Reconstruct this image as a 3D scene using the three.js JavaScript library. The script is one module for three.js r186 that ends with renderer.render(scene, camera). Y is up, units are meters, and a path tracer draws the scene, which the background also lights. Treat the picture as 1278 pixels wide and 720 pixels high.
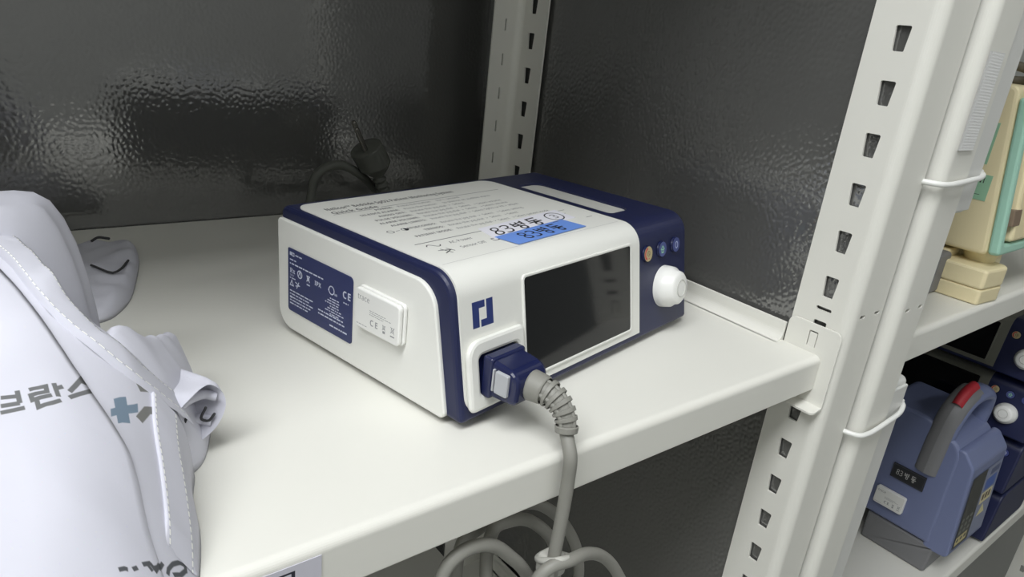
import * as THREE from 'three';
import { RoundedBoxGeometry } from 'three/addons/geometries/RoundedBoxGeometry.js';
import { mergeGeometries } from 'three/addons/utils/BufferGeometryUtils.js';
import { RectAreaLightUniformsLib } from 'three/addons/lights/RectAreaLightUniformsLib.js';
import { ImprovedNoise } from 'three/addons/math/ImprovedNoise.js';
import { Brush, Evaluator, SUBTRACTION } from 'three-bvh-csg';

// ------------------------------------------------------------------ camera, light, exposure
// world: y = 0 is the top of the shelf the monitor stands on, x runs along the shelf front, z towards the aisle
const scene = new THREE.Scene();
scene.background = new THREE.Color(0x000000);
const camera = new THREE.PerspectiveCamera(2 * Math.atan(360 / 886.5) * 180 / Math.PI, 1278 / 720, 0.01, 30);
{
  const m = new THREE.Matrix4().makeBasis(
    new THREE.Vector3(0.7873, 0.1067, 0.6073), new THREE.Vector3(0.1380, 0.9294, -0.3422), new THREE.Vector3(-0.6010, 0.3532, 0.7170));
  camera.quaternion.setFromRotationMatrix(m);
  camera.position.set(-0.5335, 0.2106, 0.2465);
}
scene.add(camera);
const renderer = new THREE.WebGLRenderer({ antialias: true });
renderer.toneMapping = THREE.LinearToneMapping;
renderer.toneMappingExposure = 1.0;
renderer.shadowMap.enabled = true;
RectAreaLightUniformsLib.init();
const FLOOR = -1.15, CEIL = 1.45;
// the ceiling panel lamp above the aisle and an unseen slim one added to lift the shaded parts: [x, z, width, depth]
const LAMPS = [[-1.25, 0.43, 1.6, 0.5], [0.3, 1.5, 1.6, 0.10]];
const LAMP_POWER = 11.8;
for (const [x, z, w, d] of LAMPS) {
  const l = new THREE.RectAreaLight(0xfbfdff, LAMP_POWER, w, d);
  l.position.set(x, CEIL - 0.05, z); l.lookAt(x, CEIL - 2, z);
  l.castShadow = true;
  scene.add(l);
}

// ------------------------------------------------------------------ helpers
let seed = 7;
const rnd = () => { seed = (seed * 1664525 + 1013904223) >>> 0; return seed / 4294967296; };
const noise = new ImprovedNoise();
const V3 = (a) => new THREE.Vector3(a[0], a[1], a[2]);
const taken = {};
function numbered(n) { if (!(n in taken)) { taken[n] = 0; return n; } taken[n]++; return n + '_' + String(taken[n]).padStart(3, '0'); }
function mesh(name, geo, mat, parent) {
  const g = Array.isArray(geo) ? merge(geo) : geo;
  const o = new THREE.Mesh(g, mat); o.name = parent ? name : numbered(name);
  o.castShadow = true; o.receiveShadow = true;
  (parent || scene).add(o); return o;
}
function merge(list) {
  const l = list.map(g => { const c = g.index ? g.toNonIndexed() : g; for (const k of Object.keys(c.attributes)) if (!['position', 'normal', 'uv'].includes(k)) c.deleteAttribute(k); return c; });
  return mergeGeometries(l, false);
}
function tag(o, label, category, group) { o.userData.label = label; o.userData.category = category; if (group) o.userData.group = group; return o; }
function thing(name, label, category, pos = [0, 0, 0], turn = 0, group) {
  const o = new THREE.Group(); o.name = numbered(name); o.position.set(...pos); o.rotation.y = turn; scene.add(o);
  return tag(o, label, category, group);
}
function struct(name, geo, mat) { const o = mesh(name, geo, mat); o.userData.kind = 'structure'; return o; }
function copyOf(root, label, group) {
  const r = root.clone(); r.name = numbered(root.name.replace(/_\d{3}$/, '')); scene.add(r);
  r.userData = { ...root.userData, label }; if (group) r.userData.group = group; return r;
}
const bx = (x0, x1, y0, y1, z0, z1) => { const g = new THREE.BoxGeometry(x1 - x0, y1 - y0, z1 - z0); g.translate((x0 + x1) / 2, (y0 + y1) / 2, (z0 + z1) / 2); return g; };
const rbx = (x0, x1, y0, y1, z0, z1, r = 0.003, s = 3) => { const g = new RoundedBoxGeometry(x1 - x0, y1 - y0, z1 - z0, s, r); g.translate((x0 + x1) / 2, (y0 + y1) / 2, (z0 + z1) / 2); return g; };
function tube(pts, r, seg = 60, rad = 12, closed = false) {
  return new THREE.TubeGeometry(new THREE.CatmullRomCurve3(pts.map(V3), closed, 'centripetal'), seg, r, rad, closed);
}
function capped(pts, r, seg = 40, rad = 12) {   // tube with round ends
  const a = V3(pts[0]), b = V3(pts[pts.length - 1]);
  const s1 = new THREE.SphereGeometry(r, rad, 8); s1.translate(a.x, a.y, a.z);
  const s2 = new THREE.SphereGeometry(r, rad, 8); s2.translate(b.x, b.y, b.z);
  return merge([tube(pts, r, seg, rad), s1, s2]);
}
function sweep(curve, radiusAt, seg = 60, rad = 16, squash = 1) {   // tube of varying radius
  const pos = [], idx = [], fr = curve.computeFrenetFrames(seg, false);
  for (let i = 0; i <= seg; i++) {
    const p = curve.getPointAt(i / seg), r = radiusAt(i / seg);
    for (let j = 0; j <= rad; j++) {
      const a = j / rad * Math.PI * 2, c = Math.cos(a) * r, s = Math.sin(a) * r * squash;
      pos.push(p.x + fr.normals[i].x * c + fr.binormals[i].x * s, p.y + fr.normals[i].y * c + fr.binormals[i].y * s, p.z + fr.normals[i].z * c + fr.binormals[i].z * s);
    }
  }
  for (let i = 0; i < seg; i++) for (let j = 0; j < rad; j++) { const a = i * (rad + 1) + j, b = a + rad + 1; idx.push(a, a + 1, b, b, a + 1, b + 1); }
  const g = new THREE.BufferGeometry(); g.setAttribute('position', new THREE.Float32BufferAttribute(pos, 3));
  g.setAttribute('uv', new THREE.Float32BufferAttribute(new Array(pos.length / 3 * 2).fill(0), 2));
  g.setIndex(idx); g.computeVertexNormals(); return g;
}
// fillet a 2-D polyline: pts [[a,b,r],...]
function fillet(pts, closed = true, n = 8) {
  const out = [], N = pts.length;
  for (let i = 0; i < N; i++) {
    const p = pts[i], r = p[2] || 0;
    if (!r || (!closed && (i === 0 || i === N - 1))) { out.push([p[0], p[1]]); continue; }
    const a = pts[(i + N - 1) % N], b = pts[(i + 1) % N];
    let u = [a[0] - p[0], a[1] - p[1]], v = [b[0] - p[0], b[1] - p[1]];
    const lu = Math.hypot(...u), lv = Math.hypot(...v); u = u.map(t => t / lu); v = v.map(t => t / lv);
    const ang = Math.acos(Math.max(-1, Math.min(1, u[0] * v[0] + u[1] * v[1])));
    const t = r / Math.tan(ang / 2), h = r / Math.sin(ang / 2);
    let m = [u[0] + v[0], u[1] + v[1]]; const lm = Math.hypot(...m); m = m.map(q => q / lm);
    const c = [p[0] + m[0] * h, p[1] + m[1] * h];
    const s = Math.atan2(p[1] + u[1] * t - c[1], p[0] + u[0] * t - c[0]), e = Math.atan2(p[1] + v[1] * t - c[1], p[0] + v[0] * t - c[0]);
    let d = e - s; while (d > Math.PI) d -= 2 * Math.PI; while (d < -Math.PI) d += 2 * Math.PI;
    for (let k = 0; k <= n; k++) out.push([c[0] + r * Math.cos(s + d * k / n), c[1] + r * Math.sin(s + d * k / n)]);
  }
  return out;
}
const shapeOf = (pts) => new THREE.Shape(pts.map(p => new THREE.Vector2(p[0], p[1])));
const pathOf = (pts) => new THREE.Path(pts.map(p => new THREE.Vector2(p[0], p[1])));
function extr(shape, depth, bevel = 0, bs = 2) {
  return new THREE.ExtrudeGeometry(shape, { depth: depth - 2 * bevel, bevelEnabled: bevel > 0, bevelThickness: bevel, bevelSize: bevel, bevelOffset: -bevel, bevelSegments: bs, curveSegments: 10 }).translate(0, 0, bevel);
}
// profile given as [z, y] extruded along x from x0 to x1
function prism(zy, x0, x1, bevel = 0, bs = 2) {
  const g = extr(shapeOf(zy.map(p => [-p[0], p[1]])), x1 - x0, bevel, bs); g.rotateY(Math.PI / 2); g.translate(x0, 0, 0); return g;
}
// outline given as [x, y] extruded along z
const slab = (xy, z0, z1, bevel = 0, holes) => { const s = shapeOf(xy); if (holes) s.holes = holes.map(pathOf); return extr(s, z1 - z0, bevel).translate(0, 0, z0); };
const rrect = (x0, x1, y0, y1, r) => fillet([[x0, y0, r], [x1, y0, r], [x1, y1, r], [x0, y1, r]]);

// ------------------------------------------------------------------ textures and materials
function dataTex(n, f, rx = 1, ry = 1, srgb = false) {
  const d = new Uint8Array(n * n * 4);
  for (let j = 0; j < n; j++) for (let i = 0; i < n; i++) { const v = f(i / n, j / n), k = (j * n + i) * 4; d[k] = v[0]; d[k + 1] = v[1]; d[k + 2] = v[2]; d[k + 3] = 255; }
  const t = new THREE.DataTexture(d, n, n); t.wrapS = t.wrapT = THREE.RepeatWrapping; t.magFilter = THREE.LinearFilter; t.minFilter = THREE.LinearMipmapLinearFilter; t.generateMipmaps = true;
  if (srgb) t.colorSpace = THREE.SRGBColorSpace; t.repeat.set(rx, ry); t.needsUpdate = true; return t;
}
function canvasTex(w, h, draw) {
  const c = document.createElement('canvas'); c.width = w; c.height = h; const g = c.getContext('2d'); draw(g, w, h);
  const t = new THREE.CanvasTexture(c); t.colorSpace = THREE.SRGBColorSpace; t.magFilter = THREE.LinearFilter; return t;
}
// leather-like emboss: ridged cells, tiled
const cells = []; const CN = 26;
for (let i = 0; i < CN * CN; i++) cells.push([rnd(), rnd(), rnd()]);
function worley(u, v) {
  const x = u * CN, y = v * CN, ix = Math.floor(x), iy = Math.floor(y); let a = 9, b = 9;
  for (let dy = -1; dy <= 1; dy++) for (let dx = -1; dx <= 1; dx++) {
    const c = cells[((iy + dy + CN) % CN) * CN + (ix + dx + CN) % CN];
    const px = ix + dx + c[0] - x, py = (iy + dy + c[1] - y) * 0.72, q = Math.hypot(px, py);
    if (q < a) { b = a; a = q; } else if (q < b) b = q;
  }
  return [a, b];
}
const embossTex = (() => {
  const n = 512; let h = new Float32Array(n * n);
  for (let j = 0; j < n; j++) for (let i = 0; i < n; i++) { const [a, b] = worley(i / n, j / n); h[j * n + i] = Math.min(1, (b - a) * 1.7); }
  for (let pass = 0; pass < 4; pass++) {                                   // soften the creases between the grains
    const q = new Float32Array(n * n), horiz = pass % 2 === 0;
    for (let j = 0; j < n; j++) for (let i = 0; i < n; i++) { let t = 0; for (let k = -3; k <= 3; k++) t += horiz ? h[j * n + (i + k + n) % n] : h[((j + k + n) % n) * n + i]; q[j * n + i] = t / 7; }
    h = q;
  }
  return dataTex(n, (u, v) => { const g = Math.round(255 * Math.min(1, h[Math.round(v * n) * n + Math.round(u * n)] * 1.25)); return [g, g, g]; });
})();
function uvScale(geo, su, sv) { const u = geo.attributes.uv; for (let i = 0; i < u.count; i++) u.setXY(i, u.getX(i) * su, u.getY(i) * sv); return geo; }
function boxUV(geo, scale) {   // uv in metres / scale, by dominant normal
  const g = geo.index ? geo.toNonIndexed() : geo, p = g.attributes.position, n = g.attributes.normal, uv = new Float32Array(p.count * 2);
  for (let i = 0; i < p.count; i++) {
    const ax = Math.abs(n.getX(i)), ay = Math.abs(n.getY(i)), az = Math.abs(n.getZ(i)); let a, b;
    if (ax >= ay && ax >= az) { a = p.getZ(i); b = p.getY(i); } else if (ay >= az) { a = p.getX(i); b = p.getZ(i); } else { a = p.getX(i); b = p.getY(i); }
    uv[2 * i] = a / scale; uv[2 * i + 1] = b / scale;
  }
  g.setAttribute('uv', new THREE.BufferAttribute(uv, 2)); return g;
}
const fine = dataTex(256, (u, v) => { const g = 128 + (rnd() - 0.5) * 110; return [g, g, g]; });
const weave = dataTex(256, (u, v) => { const a = Math.sin(u * Math.PI * 2 * 64), b = Math.sin(v * Math.PI * 2 * 64); const g = 128 + 60 * a * b + (rnd() - 0.5) * 60; return [g, g, g]; });
const M = (o) => new THREE.MeshPhysicalMaterial(o);
const sRGB = (r, g, b) => new THREE.Color().setRGB(r / 255, g / 255, b / 255, THREE.SRGBColorSpace);
const steel = M({ color: sRGB(226, 225, 217), roughness: 0.42, bumpMap: fine, bumpScale: 0.00002 });
const postPaint = M({ color: sRGB(224, 223, 215), roughness: 0.45, bumpMap: fine, bumpScale: 0.00002 });
const panelMat = M({ color: sRGB(88, 88, 86), roughness: 0.1, ior: 2.33, bumpMap: embossTex, bumpScale: 0.00024 });
const backPanelMat = M({ color: sRGB(88, 88, 86), roughness: 0.1, ior: 2.33, bumpMap: embossTex, bumpScale: 0.00012 });
const navy = M({ color: sRGB(26, 32, 68), roughness: 0.42, bumpMap: fine, bumpScale: 0.00003 });
const navyGloss = M({ color: sRGB(27, 33, 70), roughness: 0.22 });
const white = M({ color: sRGB(228, 228, 222), roughness: 0.45 });
const whiteSide = M({ color: sRGB(228, 228, 222), roughness: 0.5 });
const whiteGloss = M({ color: sRGB(236, 236, 232), roughness: 0.3 });
const silver = M({ color: sRGB(196, 196, 190), roughness: 0.5 });
const rubber = M({ color: sRGB(60, 60, 60), roughness: 0.8 });
const greyCord = M({ color: sRGB(136, 135, 128), roughness: 0.5 });
const greyLatch = M({ color: sRGB(176, 178, 182), roughness: 0.5 });
const glassDark = M({ color: sRGB(16, 17, 19), roughness: 0.09, ior: 1.5 });
const darkCord = M({ color: sRGB(84, 86, 80), roughness: 0.6 });
const brass = M({ color: sRGB(120, 118, 112), roughness: 0.35, metalness: 0.9 });
const clothMat = M({ color: sRGB(208, 208, 218), roughness: 0.95, bumpMap: weave, bumpScale: 0.00008 });
const tieMat = M({ color: sRGB(240, 240, 236), roughness: 0.35, transmission: 0.1, thickness: 0 });
const wallMat = M({ color: sRGB(222, 223, 220), roughness: 0.9 });
const floorMat = M({ color: sRGB(178, 178, 174), roughness: 0.5 });
const beige = M({ color: sRGB(232, 219, 178), roughness: 0.5 });
const green = M({ color: sRGB(164, 208, 188), roughness: 0.45 });
const black = M({ color: sRGB(22, 22, 24), roughness: 0.5 });
const pumpBlue = M({ color: sRGB(112, 121, 156), roughness: 0.4 });
const pumpGrey = M({ color: sRGB(120, 120, 122), roughness: 0.5 });
const stripGrey = M({ color: sRGB(214, 214, 210), roughness: 0.4 });
const red = M({ color: sRGB(176, 40, 52), roughness: 0.5 });

// ------------------------------------------------------------------ room
struct('floor', bx(-2.6, 2.8, FLOOR - 0.1, FLOOR, -0.62, 2.0), floorMat);
struct('ceiling', bx(-2.6, 2.8, CEIL, CEIL + 0.1, -0.62, 2.0), wallMat);
struct('wall_back', bx(-2.6, 2.8, FLOOR - 0.1, CEIL + 0.1, -0.72, -0.62), wallMat);
struct('wall_front', bx(-2.6, 2.8, FLOOR - 0.1, CEIL + 0.1, 2.0, 2.1), M({ color: sRGB(206, 207, 204), roughness: 0.9 }));
struct('wall_left', bx(-2.7, -2.6, FLOOR - 0.1, CEIL + 0.1, -0.72, 2.1), wallMat);
struct('wall_right', bx(2.8, 2.9, FLOOR - 0.1, CEIL + 0.1, -0.72, 2.1), wallMat);
{
  const lampFace = new THREE.MeshStandardMaterial({ color: 0xffffff, emissive: 0xfbfdff, emissiveIntensity: 3 });
  LAMPS.forEach(([x, z, w, d], i) => {
    const t = thing('ceiling_lamp', i ? 'unseen slim ceiling lamp added near the opposite wall to lift shaded parts' : 'wide white ceiling lamp over the gown shelf', 'lamp', [x, CEIL, z]);
    mesh('housing', bx(-w / 2 - 0.02, w / 2 + 0.02, -0.04, 0, -d / 2 - 0.02, d / 2 + 0.02), wallMat, t);
    mesh('diffuser', bx(-w / 2, w / 2, -0.044, -0.04, -d / 2, d / 2), lampFace, t);
  });
}

// ------------------------------------------------------------------ racks
const keyhole = (c, top) => fillet([[c - 0.0052, top, 0.0012], [c + 0.0052, top, 0.0012], [c + 0.0038, top - 0.016, 0.0008], [c - 0.0038, top - 0.016, 0.0008]], true, 3);
// an L-angle upright: corner at the origin, keyhole flange runs to -z, slotted flange to +x (both 45 mm)
function angleGeo(y0, y1, { w = 0.0455, d = 0.045, r = 0.009, slots = true, row = false } = {}) {
  const t = 0.0018, parts = [];
  // keyhole flange in the plane x = 0 (outline axes: -z, y)
  const holes = []; for (let k = -30; k < 40; k++) { const top = 0.2335 - 0.0347 * k; if (top < y1 - 0.01 && top - 0.016 > y0 + 0.01) holes.push(keyhole(0.0225, top)); }
  if (slots) holes.push(rrect(0.0165, 0.0285, 0.0335, 0.0362, 0.0012));
  const s = shapeOf([[r, y0], [d, y0], [d, y1], [r, y1]]); s.holes = holes.map(pathOf);
  const g = extr(s, t, 0); g.rotateY(Math.PI / 2); parts.push(g);
  const s2 = shapeOf([[r, y0], [w, y0], [w, y1], [r, y1]]);
  if (slots) s2.holes = [0.0145, 0.0365].map(c => pathOf(rrect(c - 0.0036, c + 0.0036, 0.0333, 0.0362, 0.0012)));
  if (row) for (let y = -0.6; y < 0.9; y += 0.0347) s2.holes.push(pathOf(rrect(0.0195, 0.0212, y, y + 0.012, 0.0007)));
  const h = extr(s2, t, 0); h.translate(0, 0, -t); parts.push(h);
  // rounded corner
  const arc = []; for (let i = 0; i <= 10; i++) { const a = Math.PI / 2 * i / 10; arc.push([r - r * Math.cos(a), -r + r * Math.sin(a)]); }
  for (let i = 10; i >= 0; i--) { const a = Math.PI / 2 * i / 10, q = r - t; arc.push([r - q * Math.cos(a), -r + q * Math.sin(a)]); }
  const c = extr(shapeOf(arc.map(p => [p[0], -p[1]])), y1 - y0, 0); c.rotateX(-Math.PI / 2); c.scale(1, 1, 1); c.translate(0, y0, 0);
  parts.push(c);
  return boxUV(merge(parts), 0.02);
}
const RT = 1.0;   // rack top
function post(label, x, z, turn, geo) { const o = mesh('rack_post', geo, postPaint); o.position.set(x, 0, z); o.rotation.y = turn; return tag(o, label, 'rack post', 'white steel rack uprights'); }
const angA = angleGeo(FLOOR, RT);
const angPlain = angleGeo(FLOOR, RT, { slots: false });
post('white keyhole steel upright with the shelf hooked into it, beside the textured dark side panel', -0.037, 0.037, 0, angA);
post('white steel upright behind the patient monitor, in the corner of the two dark panels', -0.037, -0.382, Math.PI, angleGeo(FLOOR, RT, { slots: false, w: 0.036, row: true }));
post('white steel upright carrying the hook tape strip and the cable ties', 0.0158, 0.046, 0, angleGeo(FLOOR, RT, { w: 0.0435, d: 0.045 }));
post('white steel upright at the back of the pump rack', 1.24, -0.382, -Math.PI / 2, angPlain);
post('white steel upright at the front end of the pump rack', 1.24, 0.037, 0, angPlain);
post('white steel upright at the front end of the gown shelf', -1.25, 0.037, Math.PI / 2, angPlain);
post('white steel upright at the back end of the gown shelf', -1.25, -0.382, Math.PI, angPlain);

// embossed glossy panels at the back and side of the rack
tag(mesh('back_panel', boxUV(bx(-1.31, -0.03, FLOOR + 0.02, RT, -0.447, -0.4425), 0.12), backPanelMat), 'dark grey embossed glossy panel behind the gown and the monitor', 'panel');
tag(mesh('side_panel', boxUV(bx(-0.0335, -0.030, FLOOR + 0.02, RT, -0.4425, 0.026), 0.12), panelMat), 'dark grey leather-textured glossy panel between the keyhole uprights', 'panel');
tag(mesh('side_panel', boxUV(bx(-1.3045, -1.301, FLOOR + 0.02, RT, -0.4425, 0.026), 0.12), panelMat), 'dark grey leather-textured glossy panel at the far end of the gown shelf', 'panel');
tag(mesh('back_panel', boxUV(bx(0.0, 1.3, FLOOR + 0.02, RT, -0.447, -0.4425), 0.12), backPanelMat), 'dark grey embossed glossy panel behind the infusion pumps', 'panel');

// a shelf: top plate with rounded front, 28 mm lip, upturned right end and hook bracket
function shelf(label, x0, x1, y, zf, bracketLeft = false) {
  const t = thing('steel_shelf', label, 'shelf', [0, y, 0], 0, 'white steel shelves');
  const zb = -0.440, th = 0.0014, lip = 0.028, R = 0.005;
  const prof = fillet([[zb, 0], [zf, 0, R], [zf, -lip, 0.0015], [zf - 0.012, -lip], [zf - 0.012, -lip + th], [zf - th, -lip + th], [zf - th, -th, R - th], [zb + th, -th], [zb + th, -lip], [zb, -lip]]);
  const prof2 = prof.map(p => [Math.max(p[0], -0.3325), p[1]]);
  const plate = merge([prism(prof, x0 + 0.05, x1 - 0.05), prism(prof2, x0, x0 + 0.05), prism(prof2, x1 - 0.05, x1)]);
  // notch at the rear post
  mesh('plate', boxUV(plate, 0.02), steel, t);
  // upturned end flange with a coved root
  const cove = []; for (let i = 0; i <= 8; i++) { const a = Math.PI / 2 * i / 8; cove.push([0.006 * (1 - Math.cos(a)) * -1, 0]); }
  const flange = (xe, s) => {
    const o = [[xe - s * 0.010, 0]]; for (let i = 0; i <= 8; i++) { const a = Math.PI / 2 * i / 8; o.push([xe - s * 0.008 + s * 0.0075 * Math.sin(a), 0.0075 - 0.0075 * Math.cos(a)]); }
    o.push([xe - s * 0.0005, 0.0145], [xe + s * 0.0009, 0.0150], [xe + s * 0.0012, -0.02], [xe - s * 0.010, -0.02]);
    const g = slab(o, -0.334, -0.0095); return g;
  };
  mesh('end_flange', boxUV(flange(x1, 1), 0.02), steel, t);
  mesh('end_flange', boxUV(flange(x0, -1), 0.02), steel, t);
  const bracket = (xe, s) => {
    const zy = fillet([[-0.0085, -0.040, 0.002], [0.0345, -0.040, 0.002], [0.0345, 0.0225, 0.006], [-0.0085, 0.0225, 0.006]]);
    const sh = shapeOf(zy.map(p => [-p[0], p[1]])); sh.holes = [pathOf(rrect(-0.0165, -0.0095, 0.004, 0.0165, 0.001))];
    const g = extr(sh, 0.0016, 0.0004); g.rotateY(Math.PI / 2); g.translate(xe, 0, 0);
    const tab = slab(fillet([[0, 0.0345, 0.0], [-s * 0.013, 0.0345, 0.004], [-s * 0.013, 0.010, 0.002], [0, 0.010, 0]]), -0.0008, 0.0008); tab.rotateX(Math.PI / 2); tab.rotateZ(s * 0.12);
    tab.translate(xe + (s > 0 ? 0.0004 : 0.0012), -0.0395, 0);
    const tongue = rbx(xe + 0.0002, xe + 0.0016, 0.0032, 0.0155, 0.010, 0.016, 0.0006); tongue.rotateZ(0);
    return merge([g, tab, tongue]);
  };
  mesh('hook_bracket', boxUV(bracket(x1 + 0.0002, 1), 0.02), steel, t);
  mesh('hook_bracket', boxUV(bracket(x0 - 0.0018, -1), 0.02), steel, t);
  return t;
}
const SX = -0.0392;   // right end of the shelf
shelf('white steel shelf holding the patient monitor and the folded gown', -1.246, SX, 0, 0.024);
shelf('white steel shelf above the patient monitor', -1.246, SX, 0.54, 0.024);
shelf('white steel shelf below the hanging cable coil', -1.246, SX, -0.46, 0.024);
shelf('white steel shelf under the beige infusion pump', 0.062, 1.236, -0.002, 0.034);
shelf('white steel shelf under the blue infusion pump', 0.062, 1.236, -0.475, 0.034);
shelf('white steel shelf above the beige infusion pump', 0.062, 1.236, 0.54, 0.034);

// ------------------------------------------------------------------ patient monitor (local: x 0..0.255 left to right, z 0 back .. 0.171 front)
const TILT = Math.atan(0.2), MH = 0.0815;
const zFront = (y) => 0.171 - 0.2 * y;
function strokes(g, list, ox, oy, s) { for (const l of list) { g.beginPath(); l.forEach((p, i) => i ? g.lineTo(ox + p[0] * s, oy + p[1] * s) : g.moveTo(ox + p[0] * s, oy + p[1] * s)); g.stroke(); } }
function ring(g, x, y, r) { g.beginPath(); g.arc(x, y, r, 0, Math.PI * 2); g.stroke(); }
function hangulByeong(g, x, y, s) { strokes(g, [[[.08, .05], [.08, .5], [.45, .5], [.45, .05]], [[.08, .28], [.45, .28]], [[.82, 0], [.82, .58]], [[.58, .17], [.82, .17]], [[.58, .38], [.82, .38]]], x, y, s); ring(g, x + .55 * s, y + .8 * s, .19 * s); }
function hangulDong(g, x, y, s) { strokes(g, [[[.85, .05], [.2, .05], [.2, .36], [.85, .36]], [[.52, .36], [.52, .56]], [[.05, .56], [1, .56]]], x, y, s); ring(g, x + .52 * s, y + .82 * s, .18 * s); }
function wardText(g, x, y, s, lw) { g.lineWidth = lw; g.strokeStyle = '#17171b'; g.fillStyle = '#17171b'; g.font = `${s * 1.32}px sans-serif`; g.textBaseline = 'alphabetic'; g.fillText('83', x, y + s * 0.98); const w = g.measureText('83').width; hangulByeong(g, x + w + s * .12, y, s); hangulDong(g, x + w + s * 1.25, y, s); return x + w + s * 2.3; }

// shell profile path on the (z, y) plane from the back of the top, over the front edge, down the front
const shellPath = (() => {
  const raw = fillet([[0.0095, MH + 0.0006, 0], [zFront(MH) + 0.0007, MH + 0.0006, 0.017], [zFront(0.0058) + 0.0007, 0.0058, 0]], false, 14);
  const pts = []; let s = 0;                                                  // resample the straight pieces
  for (let i = 0; i < raw.length; i++) {
    if (i) { const d = Math.hypot(raw[i][0] - raw[i - 1][0], raw[i][1] - raw[i - 1][1]); const n = Math.max(1, Math.ceil(d / 0.002)); for (let k = 1; k <= n; k++) { const f = k / n; pts.push([raw[i - 1][0] + (raw[i][0] - raw[i - 1][0]) * f, raw[i - 1][1] + (raw[i][1] - raw[i - 1][1]) * f, s + d * f]); } s += d; } else pts.push([raw[0][0], raw[0][1], 0]);
  }
  return pts;
})();
const SL = shellPath[shellPath.length - 1][2], SX0 = 0.0042, SX1 = 0.1835;
const shellTex = canvasTex(2048, 2048, (g, W, H) => {
  const X = (x) => (x - SX0) / (SX1 - SX0) * W, Y = (z) => (z - 0.0095) / SL * H, kx = W / (SX1 - SX0), ky = H / SL;
  g.fillStyle = 'rgb(228,228,222)'; g.fillRect(0, 0, W, H);
  g.save(); g.scale(1, ky / kx); const Z = (z) => (z - 0.0095) * kx, k = kx;      // now one unit is square
  g.fillStyle = '#2b2c30'; g.textBaseline = 'alphabetic';
  g.font = `bold ${0.0066 * k}px sans-serif`;
  const title = 'Nellcor\u2122 Bedside SpO2 Patient Monitoring System'; const tw = g.measureText(title).width;
  g.save(); g.translate(X(0.0155), Z(0.0285)); g.scale((0.128 - 0.0155) * k / tw, 1); g.fillText(title, 0, 0); g.restore();
  g.font = `bold ${0.0062 * k}px sans-serif`; g.fillText('Quick Guide', X(0.0145), Z(0.0365));
  g.fillRect(X(0.0135), Z(0.0378), 0.030 * k, 0.0004 * k); g.fillRect(X(0.052), Z(0.0362), (0.168 - 0.052) * k, 0.0005 * k);
  const rows = [['POWER:', 'Press the button', '\u25CB', 'for 1 second', 0.0420], ['SILENCE ALARM:', 'Press the button', '\u25CE', 'to silence an audible alarm', 0.0485], ['AUDIO OFF:', 'Rotate the jog dial', '>', 'Select \u25A1', 0.0550], ['PULSE VOLUME:', 'Rotate the jog dial', '>', 'Select \u25A1 > Select volume', 0.0615],
    ['ALARM VOLUME:', 'Rotate the jog dial', '>', 'Select \u25A1 > Select volume', 0.0680], ['ALARM LIMITS:', 'Rotate the jog dial', '>', 'Select SpO2 or PR > adjust', 0.0745], ['SATSECONDS:', 'Rotate the jog dial', '>', 'Select \u25A1 > Select setting', 0.0835], ['TRENDS:', 'Rotate the jog dial', '>', 'Select \u25A1 > Select \u25A1', 0.0905], ['PATIENT MODE:', 'Rotate the jog dial', '>', 'Select \u25A1 > Select patient mode', 0.0980]];
  for (const [a, b, c, d, z] of rows) {
    g.font = `bold ${0.0040 * k}px sans-serif`; g.fillStyle = '#3a3b3e'; g.textAlign = 'right'; g.fillText(a, X(0.0585), Z(z)); g.textAlign = 'left';
    g.font = `${0.0040 * k}px sans-serif`; g.fillStyle = '#55565a'; g.fillText(`${b}  ${c}  ${d}`, X(0.0625), Z(z));
  }
  g.strokeStyle = '#2b2c30'; g.fillStyle = '#2b2c30'; g.lineWidth = 0.0005 * k;
  ring(g, X(0.0215), Z(0.0825), 0.0022 * k); ring(g, X(0.0325), Z(0.0825), 0.0022 * k); g.beginPath(); g.arc(X(0.0325), Z(0.0825), 0.0022 * k, -1.57, 1.9); g.fill(); g.fillRect(X(0.0253), Z(0.0825), 0.003 * k, 0.0005 * k);
  g.fillRect(X(0.0175), Z(0.1078), (0.160 - 0.0175) * k, 0.0007 * k);
  g.lineWidth = 0.0007 * k; g.beginPath(); g.moveTo(X(0.021), Z(0.1145)); g.quadraticCurveTo(X(0.0235), Z(0.110), X(0.026), Z(0.1145)); g.quadraticCurveTo(X(0.0285), Z(0.119), X(0.031), Z(0.1145)); g.stroke();
  g.font = `${0.0044 * k}px sans-serif`; g.fillText('AC Power', X(0.038), Z(0.1165)); g.fillText('Sensor Off', X(0.038), Z(0.1260));
  g.beginPath(); g.moveTo(X(0.022), Z(0.1225)); g.lineTo(X(0.030), Z(0.1245)); g.lineTo(X(0.023), Z(0.128)); g.moveTo(X(0.025), Z(0.121)); g.lineTo(X(0.0275), Z(0.129)); g.moveTo(X(0.029), Z(0.1215)); g.lineTo(X(0.031), Z(0.127)); g.stroke();
  // partly covered marks around the stickers
  g.strokeRect(X(0.0655), Z(0.1225), 0.004 * k, 0.0035 * k); g.fillRect(X(0.0705), Z(0.1225), 0.004 * k, 0.003 * k);
  for (const [x, z, w] of [[0.159, 0.1015, 0.008], [0.166, 0.122, 0.007]]) g.fillRect(X(x), Z(z), w * k, 0.0005 * k);
  g.globalAlpha = 0.25; g.fillRect(X(0.008), Z(0.1405), (0.178 - 0.008) * k, 0.0004 * k); g.globalAlpha = 1;
  // blue interlocking-squares mark at the top left of the front
  const fz = (y) => (SL - (y - 0.0058) * 1.02) * k; g.fillStyle = '#26356f';
  g.fillRect(X(0.0135), fz(0.0650), 0.0052 * k, 0.0145 * k); g.fillRect(X(0.0135), fz(0.0650), 0.0098 * k, 0.0040 * k);
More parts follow.
